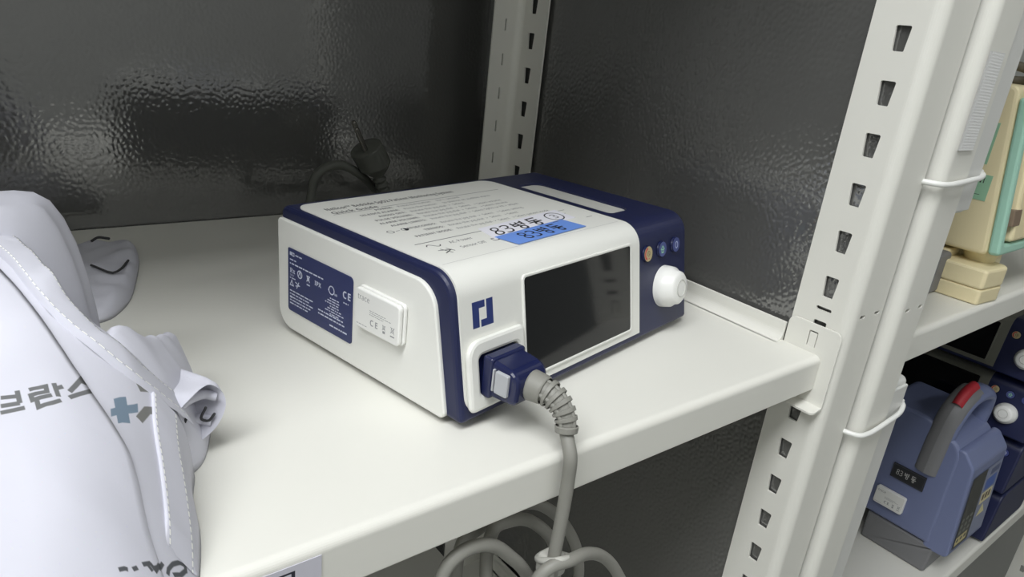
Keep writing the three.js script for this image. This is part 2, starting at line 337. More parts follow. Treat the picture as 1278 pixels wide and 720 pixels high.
  g.fillRect(X(0.0245), fz(0.0650), 0.0052 * k, 0.0145 * k); g.fillRect(X(0.0199), fz(0.0545), 0.0098 * k, 0.0040 * k);
  g.restore();
});
const shellMat = M({ color: 0xffffff, map: shellTex, roughness: 0.42 });
function shellGeo() {
  const P = shellPath, n = P.length, NX = 40, pos = [], uv = [], idx = [], rb = 0.010, rf = 0.010;
  const nor = P.map((p, i) => { const a = P[Math.max(0, i - 1)], b = P[Math.min(n - 1, i + 1)], dz = b[0] - a[0], dy = b[1] - a[1], l = Math.hypot(dz, dy); return [-dy / l, dz / l]; });   // (z, y) outward
  // extra rows near the ends so that the rounded corners are smooth
  const rows = []; const at = (s) => { let i = 1; while (i < n - 1 && P[i][2] < s) i++; const f = (s - P[i - 1][2]) / (P[i][2] - P[i - 1][2]); return [P[i - 1][0] + (P[i][0] - P[i - 1][0]) * f, P[i - 1][1] + (P[i][1] - P[i - 1][1]) * f, s, nor[i][0], nor[i][1]]; };
  const S = []; for (let i = 0; i <= 14; i++) S.push(rb * (1 - Math.cos(Math.PI / 2 * i / 14))); for (const p of P) if (p[2] > rb + 1e-5 && p[2] < SL - rf - 1e-5) S.push(p[2]); for (let i = 14; i >= 0; i--) S.push(SL - rf * (1 - Math.cos(Math.PI / 2 * i / 14)));
  for (const s of S) { const q = at(s); let e = 0; if (s < rb) e = rb - Math.sqrt(Math.max(0, rb * rb - (rb - s) ** 2)); if (SL - s < rf) e = rf - Math.sqrt(Math.max(0, rf * rf - (rf - (SL - s)) ** 2)); rows.push([...q, SX0 + e, SX1 - (s < rb ? e : 0)]); }
  const put = (r, x, d) => { pos.push(x, r[1] - r[4] * d, r[0] - r[3] * d); uv.push((x - SX0) / (SX1 - SX0), 1 - r[2] / SL); };
  for (const r of rows) for (let j = 0; j <= NX + 2; j++) { const t = Math.min(1, Math.max(0, (j - 1) / NX)), x = r[5] + (r[6] - r[5]) * t; put(r, x, j === 0 || j === NX + 2 ? 0.003 : 0); }
  const C = NX + 3; for (let i = 0; i < rows.length - 1; i++) for (let j = 0; j < C - 1; j++) { const a = i * C + j, b = a + C; idx.push(a, b, a + 1, b, b + 1, a + 1); }
  const g = new THREE.BufferGeometry(); g.setAttribute('position', new THREE.Float32BufferAttribute(pos, 3)); g.setAttribute('uv', new THREE.Float32BufferAttribute(uv, 2)); g.setIndex(idx);
  const ng = g.toNonIndexed(); ng.computeVertexNormals();
  // smooth normals from the profile except on the skirts
  const p = ng.attributes.position, nn = ng.attributes.normal; g.computeVertexNormals();
  for (let t = 0; t < p.count; t += 3) for (let k = 0; k < 3; k++) { const q = idx[t + k], i = Math.floor(q / C), j = q % C; if (j >= 1 && j <= NX + 1) { const js = [0, 1, 2].map(m => idx[t + m] % C); if (Math.min(...js) >= 1 && Math.max(...js) <= NX + 1) nn.setXYZ(t + k, 0, rows[i][4], rows[i][3]); } }
  return ng;
}
const bodyProfile = fillet([[0.0005, 0.0005, 0.012], [zFront(0.0005) + 0.0002, 0.0005, 0.0025], [zFront(MH) - 0.0006, MH, 0.017], [0, MH, 0.006]], true, 10);
const labelTex = canvasTex(1024, 660, (g, W, H) => {
  g.fillStyle = '#27305f'; g.fillRect(0, 0, W, H); g.fillStyle = '#c9cede'; g.strokeStyle = '#c9cede';
  const k = W / 67;   // px per mm, 67 x 43 mm
  const lines = (x, y, w, n, step, hgt) => { for (let i = 0; i < n; i++) { let p = x; while (p < x + w * (0.72 + 0.28 * rnd())) { const q = 1.2 + rnd() * 3.2; g.fillRect(p * k, (y + i * step) * k, Math.min(q, x + w - p) * k, hgt * k); p += q + 0.7; } } };
  g.lineWidth = 0.7 * k; g.fillRect(2 * k, 2.2 * k, 2.2 * k, 2.4 * k); g.strokeRect(4.8 * k, 2.6 * k, 1.9 * k, 1.9 * k); lines(8.2, 3, 7, 1, 1, 0.9);
  lines(2, 7, 7, 1, 1, 0.8); lines(2, 9.6, 38, 1, 1, 0.9);
  g.font = `bold ${4.4 * k}px serif`; g.fillText('Rx', 2 * k, 16.4 * k); g.font = `${1.8 * k}px sans-serif`; g.fillText('ONLY', 2.2 * k, 18.6 * k);
  ring(g, 13 * k, 15 * k, 2.4 * k); g.beginPath(); g.moveTo(11.4 * k, 16.8 * k); g.lineTo(13.3 * k, 12.8 * k); g.lineTo(14.6 * k, 16.8 * k); g.stroke();
  const bin = (x, y, s) => { g.beginPath(); g.moveTo((x) * k, y * k); g.lineTo((x + s) * k, (y + s * 1.2) * k); g.moveTo((x + s) * k, y * k); g.lineTo(x * k, (y + s * 1.2) * k); g.stroke(); g.strokeRect((x + s * .25) * k, (y + s * .1) * k, s * .5 * k, s * .8 * k); };
  bin(20.5, 13, 3.4); g.fillRect(20.6 * k, 18.6 * k, 3.4 * k, 0.9 * k);
  g.font = `bold ${4.2 * k}px sans-serif`; g.fillText('IPX', 29 * k, 16.6 * k);
  lines(2, 19.6, 7, 1, 1, 0.7); g.beginPath(); g.moveTo(2.4 * k, 25 * k); g.lineTo(4.2 * k, 21.4 * k); g.lineTo(6 * k, 25 * k); g.closePath(); g.stroke();
  g.beginPath(); g.moveTo(8 * k, 21.6 * k); g.lineTo(12.5 * k, 23 * k); g.lineTo(8.4 * k, 24.2 * k); g.moveTo(12 * k, 20.8 * k); g.lineTo(9.6 * k, 25.6 * k); g.stroke();
  ring(g, 46.5 * k, 14.6 * k, 2.6 * k); g.font = `bold ${2.6 * k}px sans-serif`; g.fillText('c', 43 * k, 15.6 * k); g.fillText('us', 49.4 * k, 17 * k);
  for (let i = 0; i < 7; i++) lines(48 - 3 - (i % 3) * 2.4, 19.6 + i * 1.75, 9 + (i % 3) * 4.8, 1, 1, 0.7);
  g.font = `bold ${6.4 * k}px sans-serif`; g.fillText('C\u20AC'[0], 57.4 * k, 15.4 * k); g.fillText('E', 62 * k, 15.4 * k); lines(58.4, 18, 5, 1, 1, 0.8);
  lines(2, 28.4, 27, 5, 2.2, 0.8); lines(33, 31.2, 30, 2, 2.4, 0.9); lines(45, 37.6, 18, 1, 2, 1); g.fillRect(2 * k, 32.6 * k, 2.6 * k, 1.4 * k);
});
const tagTex = canvasTex(840, 520, (g, W, H) => {
  g.fillStyle = 'rgb(228,228,224)'; g.fillRect(0, 0, W, H); const k = W / 42; g.fillStyle = '#8d8e90'; g.strokeStyle = '#8d8e90';
  g.font = `${5.4 * k}px sans-serif`; g.fillText('trace', 2 * k, 6.4 * k);
  const ln = (x, y, w) => { let p = x; while (p < x + w) { const q = 1 + rnd() * 2.6; g.fillRect(p * k, y * k, Math.min(q, x + w - p) * k, 0.42 * k); p += q + 0.5; } };
  for (let i = 0; i < 3; i++) ln(14.5, 11 + i * 1.4, [16, 21, 14][i]); ln(1.6, 23.8, 11);
  g.font = `bold ${6 * k}px sans-serif`; g.fillText('C', 15 * k, 21.6 * k); g.fillText('E', 20 * k, 21.6 * k);
  g.lineWidth = 0.4 * k; const bin = (x, y, s) => { g.beginPath(); g.moveTo(x * k, y * k); g.lineTo((x + s) * k, (y + s * 1.2) * k); g.moveTo((x + s) * k, y * k); g.lineTo(x * k, (y + s * 1.2) * k); g.stroke(); g.strokeRect((x + s * .2) * k, (y + s * .15) * k, s * .6 * k, s * .8 * k); };
  bin(27.6, 16.6, 3); g.fillRect(28 * k, 20.6 * k, 2.4 * k, 1.8 * k); bin(35.5, 15, 3.8); g.fillRect(35.4 * k, 21 * k, 4 * k, 0.9 * k);
});
function quad(a, b, c, d) {   // corners: upper left, upper right, lower right, lower left
  const g = new THREE.BufferGeometry(); g.setAttribute('position', new THREE.Float32BufferAttribute([...a, ...d, ...b, ...d, ...c, ...b], 3));
  g.setAttribute('uv', new THREE.Float32BufferAttribute([0, 1, 0, 0, 1, 1, 0, 0, 1, 0, 1, 1], 2)); g.computeVertexNormals(); return g;
}
// thin card with printed upper face: outline corners as above, thickness along n
function card(a, b, c, d, n, t) {
  const up = (p) => p.map((v, i) => v + n[i] * t); const A = up(a), B = up(b), C = up(c), D = up(d);
  const edge = (p, q, P, Q) => { const g = quad(P, Q, q, p); const u = g.attributes.uv; for (let i = 0; i < u.count; i++) u.setXY(i, 0.01, 0.99); return g; };
  return merge([quad(A, B, C, D), edge(a, b, A, B), edge(b, c, B, C), edge(c, d, C, D), edge(d, a, D, A)]);
}
const MPOS = [-0.3712, 0.004, -0.1849], MPHI = 0.1998;
function buildMonitor(detail, MAT = {}) {
  const navyM = MAT.chassis || navy, shellM = MAT.shell || shellMat, whiteM = MAT.white || white;
  const t = new THREE.Group();
  // navy chassis with the grip pocket cut into its top
  const ev = new Evaluator(); ev.useGroups = false; ev.attributes = ['position', 'normal', 'uv'];
  const b = new Brush(prism(bodyProfile, 0.0008, 0.255, 0.003, 3)); b.updateMatrixWorld();
  const pk = rrect(-0.1245, -0.0330, 0.194, 0.2215, 0.005);   // (-z, x)
  const pg = extr(shapeOf(fillet([[0.194, 0.0330, 0.004], [0.2215, 0.0330, 0.008], [0.2215, 0.1245, 0.008], [0.194, 0.1245, 0.004]]).map(p => [p[0], -p[1]])), 0.02, 0); pg.rotateX(-Math.PI / 2); pg.translate(0, MH - 0.0022, 0);
  const c = new Brush(pg); c.updateMatrixWorld();
  const cut = ev.evaluate(b, c, SUBTRACTION).geometry;
  mesh('chassis', boxUV(cut, 0.03), navyM, t).userData.label = detail ? 'navy blue plastic chassis' : 'navy plastic chassis';
  const floorPk = extr(shapeOf(fillet([[0.1942, 0.0332, 0.004], [0.2213, 0.0332, 0.008], [0.2213, 0.1243, 0.008], [0.1942, 0.1243, 0.004]]).map(p => [p[0], -p[1]])), 0.0008, 0); floorPk.rotateX(-Math.PI / 2); floorPk.translate(0, MH - 0.0024, 0);
  mesh('grip_plate', floorPk, silver, t);
  mesh('shell', shellGeo(), shellM, t).userData.label = detail ? 'white printed top and front cover' : 'olive grey top and front cover';
  const side = fillet([[0.0008, -0.0002, 0.014], [0.1606, -0.0002, 0.004], [0.160 - 0.212 * 0.0735, 0.0735, 0.017], [-0.0004, 0.0735, 0.003]], true, 10);
  mesh('side_plate', prism(side, -0.0015, 0.0045, 0.0012, 3), MAT.white || whiteSide, t).userData.label = detail ? 'white plastic side plate' : 'olive grey side plate';
  const screen = slab(rrect(0.056, 0.1705, 0, 0.0600, 0.002), -0.001, 0.0012, 0.0004); screen.rotateX(-TILT); screen.translate(0, 0.0115, zFront(0.0115) + 0.0002);
  mesh('screen', screen, glassDark, t).userData.label = 'dark glossy display';
  const sb = slab(rrect(0.0545, 0.172, -0.0015, 0.0615, 0.003), -0.001, 0.0016, 0.0005, [rrect(0.0562, 0.1703, 0.0002, 0.0598, 0.002)]); sb.rotateX(-TILT); sb.translate(0, 0.0115, zFront(0.0115) + 0.0002);
  mesh('screen_bezel', sb, whiteM, t);
  // sensor socket: raised white housing with a navy well
  const sock = slab(fillet([[0.0052, 0, 0.004], [0.052, 0, 0.004], [0.052, 0.040, 0.004], [0.0052, 0.040, 0.010]]), 0, 0.0042, 0.002, [rrect(0.0135, 0.046, 0.0085, 0.031, 0.003)]);
  sock.rotateX(-TILT); sock.translate(0, 0.0062, zFront(0.0062) + 0.0004);
  mesh('socket_housing', sock, whiteM, t);
  const well = slab(rrect(0.0130, 0.0465, 0.008, 0.0315, 0.003), 0, 0.0012, 0.0004); well.rotateX(-TILT); well.translate(0, 0.005, zFront(0.005) + 0.0006);
  mesh('socket_well', well, navyGloss, t);
  // three buttons and the jog dial on the navy right end
  const face = (x, y) => { const g = new THREE.Group(); g.position.set(x, y, zFront(y)); g.rotation.x = -TILT; return g; };
  const bt = (x, y, draw, lab) => {
    const tex = canvasTex(128, 128, draw); const geo = new THREE.CylinderGeometry(0.0058, 0.0062, 0.0014, 32); geo.rotateX(Math.PI / 2); geo.rotateX(-TILT); geo.translate(x, y, zFront(y) + 0.0007);
    const o = mesh('button', geo, navyGloss, t); o.userData.label = lab;
    const dg = new THREE.CircleGeometry(0.0055, 32); dg.rotateX(-TILT); dg.translate(x, y + 0.0003, zFront(y) + 0.0016);
    mesh('button_face', dg, M({ map: tex, roughness: 0.35 }), o);
  };
  bt(0.1945, 0.0605, (g) => { g.fillStyle = '#b6a982'; g.fillRect(0, 0, 128, 128); g.strokeStyle = '#c0343c'; g.lineWidth = 16; g.beginPath(); g.arc(64, 64, 48, 2.0, 4.6); g.stroke(); g.strokeStyle = '#6a5f45'; g.lineWidth = 6; ring(g, 70, 62, 20); g.beginPath(); g.moveTo(70, 48); g.lineTo(70, 66); g.lineTo(84, 70); g.stroke(); g.fillStyle = '#c0343c'; g.beginPath(); g.arc(74, 104, 6, 0, 7); g.fill(); }, 'sand coloured alarm button with red arc');
  bt(0.2150, 0.0606, (g) => { g.fillStyle = '#4c5689'; g.fillRect(0, 0, 128, 128); g.strokeStyle = '#9fd8ae'; g.lineWidth = 8; g.beginPath(); g.moveTo(34, 66); g.lineTo(64, 36); g.lineTo(94, 66); g.stroke(); g.strokeRect(48, 66, 32, 26); }, 'blue button with green house symbol');
  bt(0.2355, 0.0608, (g) => { g.fillStyle = '#434c80'; g.fillRect(0, 0, 128, 128); g.strokeStyle = '#c3c9e4'; g.lineWidth = 8; g.beginPath(); g.ellipse(70, 66, 20, 28, 0, 0, 7); g.stroke(); }, 'blue button with pale loop symbol');
  const kg = new THREE.LatheGeometry([[0, 0.0150], [0.006, 0.0149], [0.0102, 0.0144], [0.0122, 0.0128], [0.0130, 0.0095], [0.0150, 0.0072], [0.0155, 0.003], [0.0157, 0]].reverse().map(p => new THREE.Vector2(p[0], p[1])), 40); kg.rotateX(Math.PI / 2); kg.rotateX(-TILT); kg.translate(0.2190, 0.0325, zFront(0.0325));
  const kn = mesh('jog_dial', kg, whiteGloss, t); kn.userData.label = 'white round jog dial';
  const kr = new THREE.TorusGeometry(0.0062, 0.0005, 6, 32); kr.rotateX(-TILT); kr.translate(0.2190, 0.0325 + 0.0149 * 0.196, zFront(0.0325) + 0.0149 * 0.98); mesh('dial_ring', kr, silver, kn);
  for (const [x, z] of [[0.025, 0.02], [0.23, 0.02], [0.025, 0.145], [0.23, 0.145]]) { const f = new THREE.CylinderGeometry(0.007, 0.0075, 0.005, 20); f.translate(x, -0.0015, z); mesh('foot', f, rubber, t); }
  if (detail) {
    const lz0 = 0.0125, lz1 = 0.0790, ly0 = 0.0140, ly1 = 0.0567;
    const lb = prism(fillet([[lz0, ly0, 0.002], [lz1, ly0, 0.002], [lz1, ly1, 0.003], [lz0, ly1, 0.001]]), -0.0021, -0.0016); 
    const lu = new Float32Array(lb.attributes.position.count * 2); for (let i = 0; i < lu.length / 2; i++) { lu[2 * i] = (lb.attributes.position.getZ(i) - lz0) / (lz1 - lz0); lu[2 * i + 1] = (lb.attributes.position.getY(i) - ly0) / (ly1 - ly0); }
    lb.setAttribute('uv', new THREE.BufferAttribute(lu, 2));
    mesh('rating_label', lb, M({ map: labelTex, roughness: 0.35 }), t).userData.label = 'navy rating label with white symbols';
  }
  return t;
}
const monitor = buildMonitor(true);
monitor.name = numbered('patient_monitor'); monitor.position.set(...MPOS); monitor.rotation.y = MPHI; scene.add(monitor);
tag(monitor, 'navy and white bedside patient monitor with ward stickers on its top', 'monitor');
// things fixed to it but stuck on by the ward: tracking tag and two ward stickers, given in monitor coordinates
function onMonitor(name, label, category, group) { const o = thing(name, label, category, MPOS, MPHI, group); return o; }
{
  const o = onMonitor('tracking_tag', 'small white square tracking tag stuck to the side of the monitor', 'tag');
  const z0 = 0.0875, z1 = 0.1262, y0 = 0.0318, y1 = 0.0560;
  mesh('base_plate', prism(rrect(z0 - 0.0004, z1 + 0.0006, y0 - 0.0004, y1 + 0.0006, 0.003), -0.0040, -0.0016, 0.0008, 3), whiteGloss, o);
  mesh('case', prism(rrect(z0, z1, y0, y1, 0.003), -0.0072, -0.0042, 0.0010, 3), whiteGloss, o);
  mesh('printed_face', quad([-0.00725, y1 - 0.001, z0 + 0.001], [-0.00725, y1 - 0.001, z1 - 0.001], [-0.00725, y0 + 0.001, z1 - 0.001], [-0.00725, y0 + 0.001, z0 + 0.001]), M({ map: tagTex, roughness: 0.35 }), o);
}
{
  const Y = MH + 0.00065;
  const wt = canvasTex(1024, 256, (g, W, H) => { g.fillStyle = '#e9e8f0'; g.fillRect(0, 0, W, H); const x = wardText(g, 60, 44, 168, 21); g.lineWidth = 13; g.font = '130px sans-serif'; ring(g, 868, 130, 92); g.fillText('3', 832, 176); });
  const w = mesh('ward_sticker', card([0.0735, Y, 0.1045], [0.1590, Y, 0.0990], [0.1565, Y, 0.1195], [0.0675, Y, 0.1250], [0, 1, 0], 0.0003), M({ map: wt, roughness: 0.5 }));
  w.position.set(...MPOS); w.rotation.y = MPHI; tag(w, 'white ward number sticker with circled 3 on top of the monitor', 'sticker');
  const bt = canvasTex(1024, 256, (g, W, H) => { g.fillStyle = '#6c93de'; g.fillRect(0, 0, W, H); wardText(g, 200, 44, 168, 20); g.fillRect(850, 14, 90, 10); });
  const b = mesh('ward_sticker', card([0.0690, Y + 0.0004, 0.1225], [0.1415, Y + 0.0004, 0.1185], [0.1440, Y + 0.0004, 0.1375], [0.0715, Y + 0.0004, 0.1400], [0, 1, 0], 0.0003), M({ map: bt, roughness: 0.5 }));
  b.position.set(...MPOS); b.rotation.y = MPHI; tag(b, 'blue ward number sticker on top of the monitor', 'sticker');
}
// ------------------------------------------------------------------ sensor cable plugged into the monitor
{
  const t = thing('sensor_cable', 'grey sensor cable with navy plug, coiled below the shelf edge', 'cable', MPOS, MPHI);
  const inv = new THREE.Matrix4().makeRotationY(MPHI).setPosition(...MPOS).invert();
  const L = (p) => { const v = V3(p).applyMatrix4(inv); return [v.x, v.y, v.z]; };
  // plug body: tapering navy block
  const plug = prism(fillet([[0.172, 0.0150, 0.002], [0.1935, 0.0165, 0.004], [0.1945, 0.0350, 0.008], [0.172, 0.0375, 0.003]]), 0.0158, 0.0415, 0.0025, 3);
  const collar = prism(fillet([[0.169, 0.0142, 0.002], [0.1765, 0.0142, 0.002], [0.1765, 0.0385, 0.002], [0.169, 0.0385, 0.002]]), 0.0148, 0.0425, 0.0015, 3);
  const pl = mesh('plug', merge([plug, collar]), navyGloss, t); pl.userData.label = 'navy plug';
  mesh('latch', prism(fillet([[0.1795, 0.0205, 0.001], [0.1885, 0.0205, 0.001], [0.1885, 0.0335, 0.001], [0.1795, 0.0335, 0.001]]), 0.0138, 0.018, 0.0007), greyLatch, pl);
  mesh('latch', prism(fillet([[0.1772, 0.0205, 0.0005], [0.1785, 0.0205, 0.0005], [0.1785, 0.0335, 0.0005], [0.1772, 0.0335, 0.0005]]), 0.0143, 0.018, 0.0004), greyLatch, pl);
  const sr = new THREE.CatmullRomCurve3([[0.0290, 0.0260, 0.1925], [0.0300, 0.0258, 0.1990], [0.0310, 0.0245, 0.2060], [0.0315, 0.0205, 0.2125], [0.0310, 0.0140, 0.2170], [0.0300, 0.0085, 0.2185]].map(V3));
  const core = sweep(sr, (s) => 0.0068 - 0.0022 * s, 40, 18), rings = [];
  const fr = sr.computeFrenetFrames(120, false);
  const band = (u0, u1, r0, r1) => { const c = new THREE.CatmullRomCurve3([0, 0.33, 0.66, 1].map(f => sr.getPointAt(u0 + (u1 - u0) * f))); return sweep(c, (s) => { const e = Math.min(s, 1 - s); return (r0 + (r1 - r0) * s) - (e < 0.08 ? 0.0006 * (1 - e / 0.08) : 0); }, 12, 18); };
  rings.push(band(0.0, 0.26, 0.0088, 0.0080));
  for (let i = 0; i < 5; i++) { const u = 0.31 + i * 0.115; rings.push(band(u, u + 0.062, 0.0079 - i * 0.0004, 0.0077 - i * 0.0004)); }
  rings.push(band(0.89, 1.0, 0.0064, 0.0060));
  // lengthwise bridges joining the ribs
  for (const sgn of [0, 1]) { const o = []; for (let i = 0; i <= 6; i++) { const u = 0.2 + 0.75 * i / 6, p = sr.getPointAt(u), f = Math.round(u * 120), d = sgn ? fr.binormals[f] : fr.normals[f]; o.push([p.x + d.x * (0.0064 - 0.002 * u), p.y + d.y * (0.0064 - 0.002 * u), p.z + d.z * (0.0064 - 0.002 * u)], ); } rings.push(tube(o, 0.0013, 20, 8)); const o2 = o.map((q, i) => { const u = 0.2 + 0.75 * i / 6, p = sr.getPointAt(u); return [2 * p.x - q[0], 2 * p.y - q[1], 2 * p.z - q[2]]; }); rings.push(tube(o2, 0.0013, 20, 8)); }
  mesh('strain_relief', merge([core, ...rings]), greyCord, t).userData.label = 'ribbed grey strain relief';
  const end = sr.getPointAt(1), end2 = sr.getPointAt(0.95);
  const R = 0.0037;
  const down = [[end2.x, end2.y, end2.z], [end.x, end.y, end.z], ...[[-0.3003, 0.0030, 0.0305], [-0.2996, -0.0124, 0.0310], [-0.3002, -0.0380, 0.0312], [-0.3011, -0.0592, 0.0312], [-0.3006, -0.0762, 0.0310], [-0.2985, -0.100, 0.029], [-0.305, -0.125, 0.026], [-0.320, -0.130, 0.022]].map(L)];
  const loops = [
    [[-0.2350, -0.1371, -0.0050], [-0.2382, -0.1206, -0.0050], [-0.2450, -0.1036, -0.0050], [-0.2596, -0.0808, -0.0050], [-0.2742, -0.0652, -0.0050], [-0.2883, -0.0555, -0.0050], [-0.3093, -0.0513, -0.0050], [-0.3266, -0.0576, -0.0050], [-0.3361, -0.0614, -0.0050], [-0.3393, -0.0722, -0.0050], [-0.3378, -0.0988, -0.0050], [-0.3225, -0.1378, -0.0050], [-0.2865, -0.1755, -0.0050], [-0.2498, -0.1863, -0.0050], [-0.2349, -0.1655, -0.0050]],
    [[-0.2756, -0.0883, 0.0080], [-0.2810, -0.0757, 0.0080], [-0.2926, -0.0614, 0.0080], [-0.3049, -0.0513, 0.0080], [-0.3162, -0.0477, 0.0080], [-0.3256, -0.0476, 0.0080], [-0.3294, -0.0568, 0.0080], [-0.3297, -0.0682, 0.0080], [-0.3250, -0.0945, 0.0080], [-0.3036, -0.1240, 0.0080], [-0.2841, -0.1281, 0.0080], [-0.2732, -0.1144, 0.0080]],
    [[-0.3659, -0.0550, 0.0180], [-0.3618, -0.0477, 0.0180], [-0.3534, -0.0439, 0.0180], [-0.3427, -0.0451, 0.0180], [-0.3327, -0.0506, 0.0180], [-0.3213, -0.0627, 0.0180], [-0.3111, -0.0753, 0.0180], [-0.3028, -0.0915, 0.0180], [-0.2992, -0.1238, 0.0180], [-0.3224, -0.1292, 0.0180], [-0.3524, -0.1057, 0.0180], [-0.3641, -0.0769, 0.0180]],
    [[-0.3132, -0.0701, 0.0330], [-0.3069, -0.0632, 0.0350], [-0.2946, -0.0627, 0.0370], [-0.2776, -0.0681, 0.0340], [-0.2586, -0.0815, 0.0310], [-0.2436, -0.0995, 0.0310], [-0.2318, -0.1227, 0.0310], [-0.2340, -0.1552, 0.0290], [-0.2672, -0.1495, 0.0260], [-0.2984, -0.1187, 0.0260], [-0.3123, -0.0875, 0.0300]],
  ];
  mesh('cord', [tube(down, R, 120, 14), ...loops.map(l => tube(l.map(L), R, 120, 14, true))], greyCord, t);
  const clip = [rbx(-0.3065, -0.2925, -0.076, -0.062, 0.022, 0.0345, 0.003)].map(g => g); const cg = clip[0]; const m = inv.clone(); cg.applyMatrix4(m);
  const wrap = tube([[-0.3065, -0.0645, 0.028], [-0.302, -0.060, 0.036], [-0.2955, -0.061, 0.0365], [-0.2925, -0.0655, 0.030], [-0.296, -0.068, 0.022], [-0.304, -0.068, 0.022]].map(L), 0.002, 40, 10, true);
  mesh('cable_clip', [cg, wrap], M({ color: sRGB(176, 175, 168), roughness: 0.5 }), t).userData.label = 'grey clip gathering the loops';
}
// ------------------------------------------------------------------ power plug and cord behind the monitor
{
  const t = thing('power_cord', 'dark grey power cord with its plug propped upright behind the monitor', 'power cord', [-0.215, 0, -0.36]);
  const ax = new THREE.CatmullRomCurve3([[0.016, 0.034, 0.0], [0.0085, 0.0515, 0], [0.0015, 0.068, 0], [-0.008, 0.083, 0], [-0.0105, 0.0865, 0]].map(V3));
  const b = sweep(ax, (s) => s < 0.42 ? 0.0066 + 0.0012 * Math.sin(s * 60) : s < 0.6 ? 0.0075 + (s - 0.42) / 0.18 * 0.0105 : s < 0.93 ? 0.018 : 0.018 - (s - 0.93) / 0.07 * 0.0179, 60, 24, 0.85);
  const pl = mesh('plug', b, darkCord, t); pl.userData.label = 'dark moulded mains plug';
  mesh('pin', capped([[-0.012, 0.083, 0.008], [-0.0215, 0.1015, 0.008]], 0.0024, 4), brass, pl);
  mesh('pin', capped([[-0.006, 0.086, -0.010], [-0.0155, 0.1045, -0.010]], 0.0024, 4), brass, pl);
  mesh('cord', [tube([[0.0155, 0.036, 0], [0.022, 0.020, 0.0], [0.012, 0.008, 0.004], [-0.03, 0.0052, 0.006], [-0.062, 0.012, 0.003], [-0.0595, 0.040, -0.003], [-0.0555, 0.0555, -0.005], [-0.046, 0.0641, -0.005], [-0.030, 0.0665, -0.005], [-0.0139, 0.0591, -0.004], [0.0079, 0.0423, -0.014], [0.026, 0.028, -0.014], [0.045, 0.010, -0.014], [0.06, 0.0052, -0.012], [0.09, 0.0052, -0.008]], 0.0042, 160, 12)], darkCord, t);
}

// ------------------------------------------------------------------ folded gown
const K = [0.07607, -0.06919, -0.04967, -0.15233, -0.03351, -0.03255];
function HC(x, z) { const a = Math.max(-0.35, (x + 0.5) * 10), b = Math.max(-0.75, (z + 0.05) * 10); return K[0] + K[1] * a + K[2] * b + K[3] * a * a + K[4] * a * b + K[5] * b * b; }
function wrinkle(x, z, s = 1) { return s * (0.0034 * noise.noise(x * 22, z * 30, 1.3) + 0.0016 * noise.noise(x * 60, z * 45, 4.1) + 0.0004 * noise.noise(x * 170, z * 170, 7.7)); }
const GX0 = -0.80, GX1 = -0.43, GZ0 = -0.20, GZ1 = 0.06;
function lump(outline, H, r, { y0 = 0, lift = 0, n = 260, rings } = {}) {
  const curve = new THREE.CatmullRomCurve3(outline.map(p => new THREE.Vector3(p[0], 0, p[1])), true, 'centripetal'); const O = curve.getSpacedPoints(n); O.pop();
  let cx = 0, cz = 0; for (const p of O) { cx += p.x; cz += p.z; } cx /= O.length; cz /= O.length;
  const T = rings || [0, 0.006, 0.015, 0.03, 0.05, 0.075, 0.105, 0.14, 0.18, 0.23, 0.29, 0.36, 0.44, 0.54, 0.65, 0.78, 0.9, 0.99];
  const dist = (x, z) => { let m = 9; for (let i = 0; i < O.length; i++) { const a = O[i], b = O[(i + 1) % O.length]; const dx = b.x - a.x, dz = b.z - a.z, t = Math.max(0, Math.min(1, ((x - a.x) * dx + (z - a.z) * dz) / (dx * dx + dz * dz))); m = Math.min(m, Math.hypot(x - a.x - dx * t, z - a.z - dz * t)); } return m; };
  const pos = [], uv = [], idx = [], N = O.length;
  T.forEach((t, i) => O.forEach((p) => {
    const x = p.x + (cx - p.x) * t, z = p.z + (cz - p.z) * t, d = i ? dist(x, z) : 0, f = Math.min(1, d / r), e = Math.sqrt(Math.max(0, 1 - (1 - f) * (1 - f)));
    const h = H(x, z) + lift; pos.push(x, y0 + (h - y0) * e, z); uv.push((x - GX0) / (GX1 - GX0), 1 - (z - GZ0) / (GZ1 - GZ0));
  }));
  for (let i = 0; i < T.length - 1; i++) for (let j = 0; j < N; j++) { const a = i * N + j, b = i * N + (j + 1) % N; idx.push(a, a + N, b, b, a + N, b + N); }
  const c = pos.length / 3; pos.push(cx, H(cx, cz) + lift, cz); uv.push(0.5, 0.5); const l = (T.length - 1) * N; for (let j = 0; j < N; j++) idx.push(l + j, c, l + (j + 1) % N);
  const c2 = pos.length / 3; pos.push(cx, y0, cz); uv.push(0.5, 0.5); for (let j = 0; j < N; j++) idx.push(j, (j + 1) % N, c2);
  const g = new THREE.BufferGeometry(); g.setAttribute('position', new THREE.Float32BufferAttribute(pos, 3)); g.setAttribute('uv', new THREE.Float32BufferAttribute(uv, 2)); g.setIndex(idx);
  g.computeVertexNormals(); if (g.attributes.normal.getY(Math.floor(T.length * 0.6) * N) < 0) { for (let i = 0; i < idx.length; i += 3) { const q = idx[i]; idx[i] = idx[i + 1]; idx[i + 1] = q; } g.setIndex(idx); g.computeVertexNormals(); }
  return g;
}
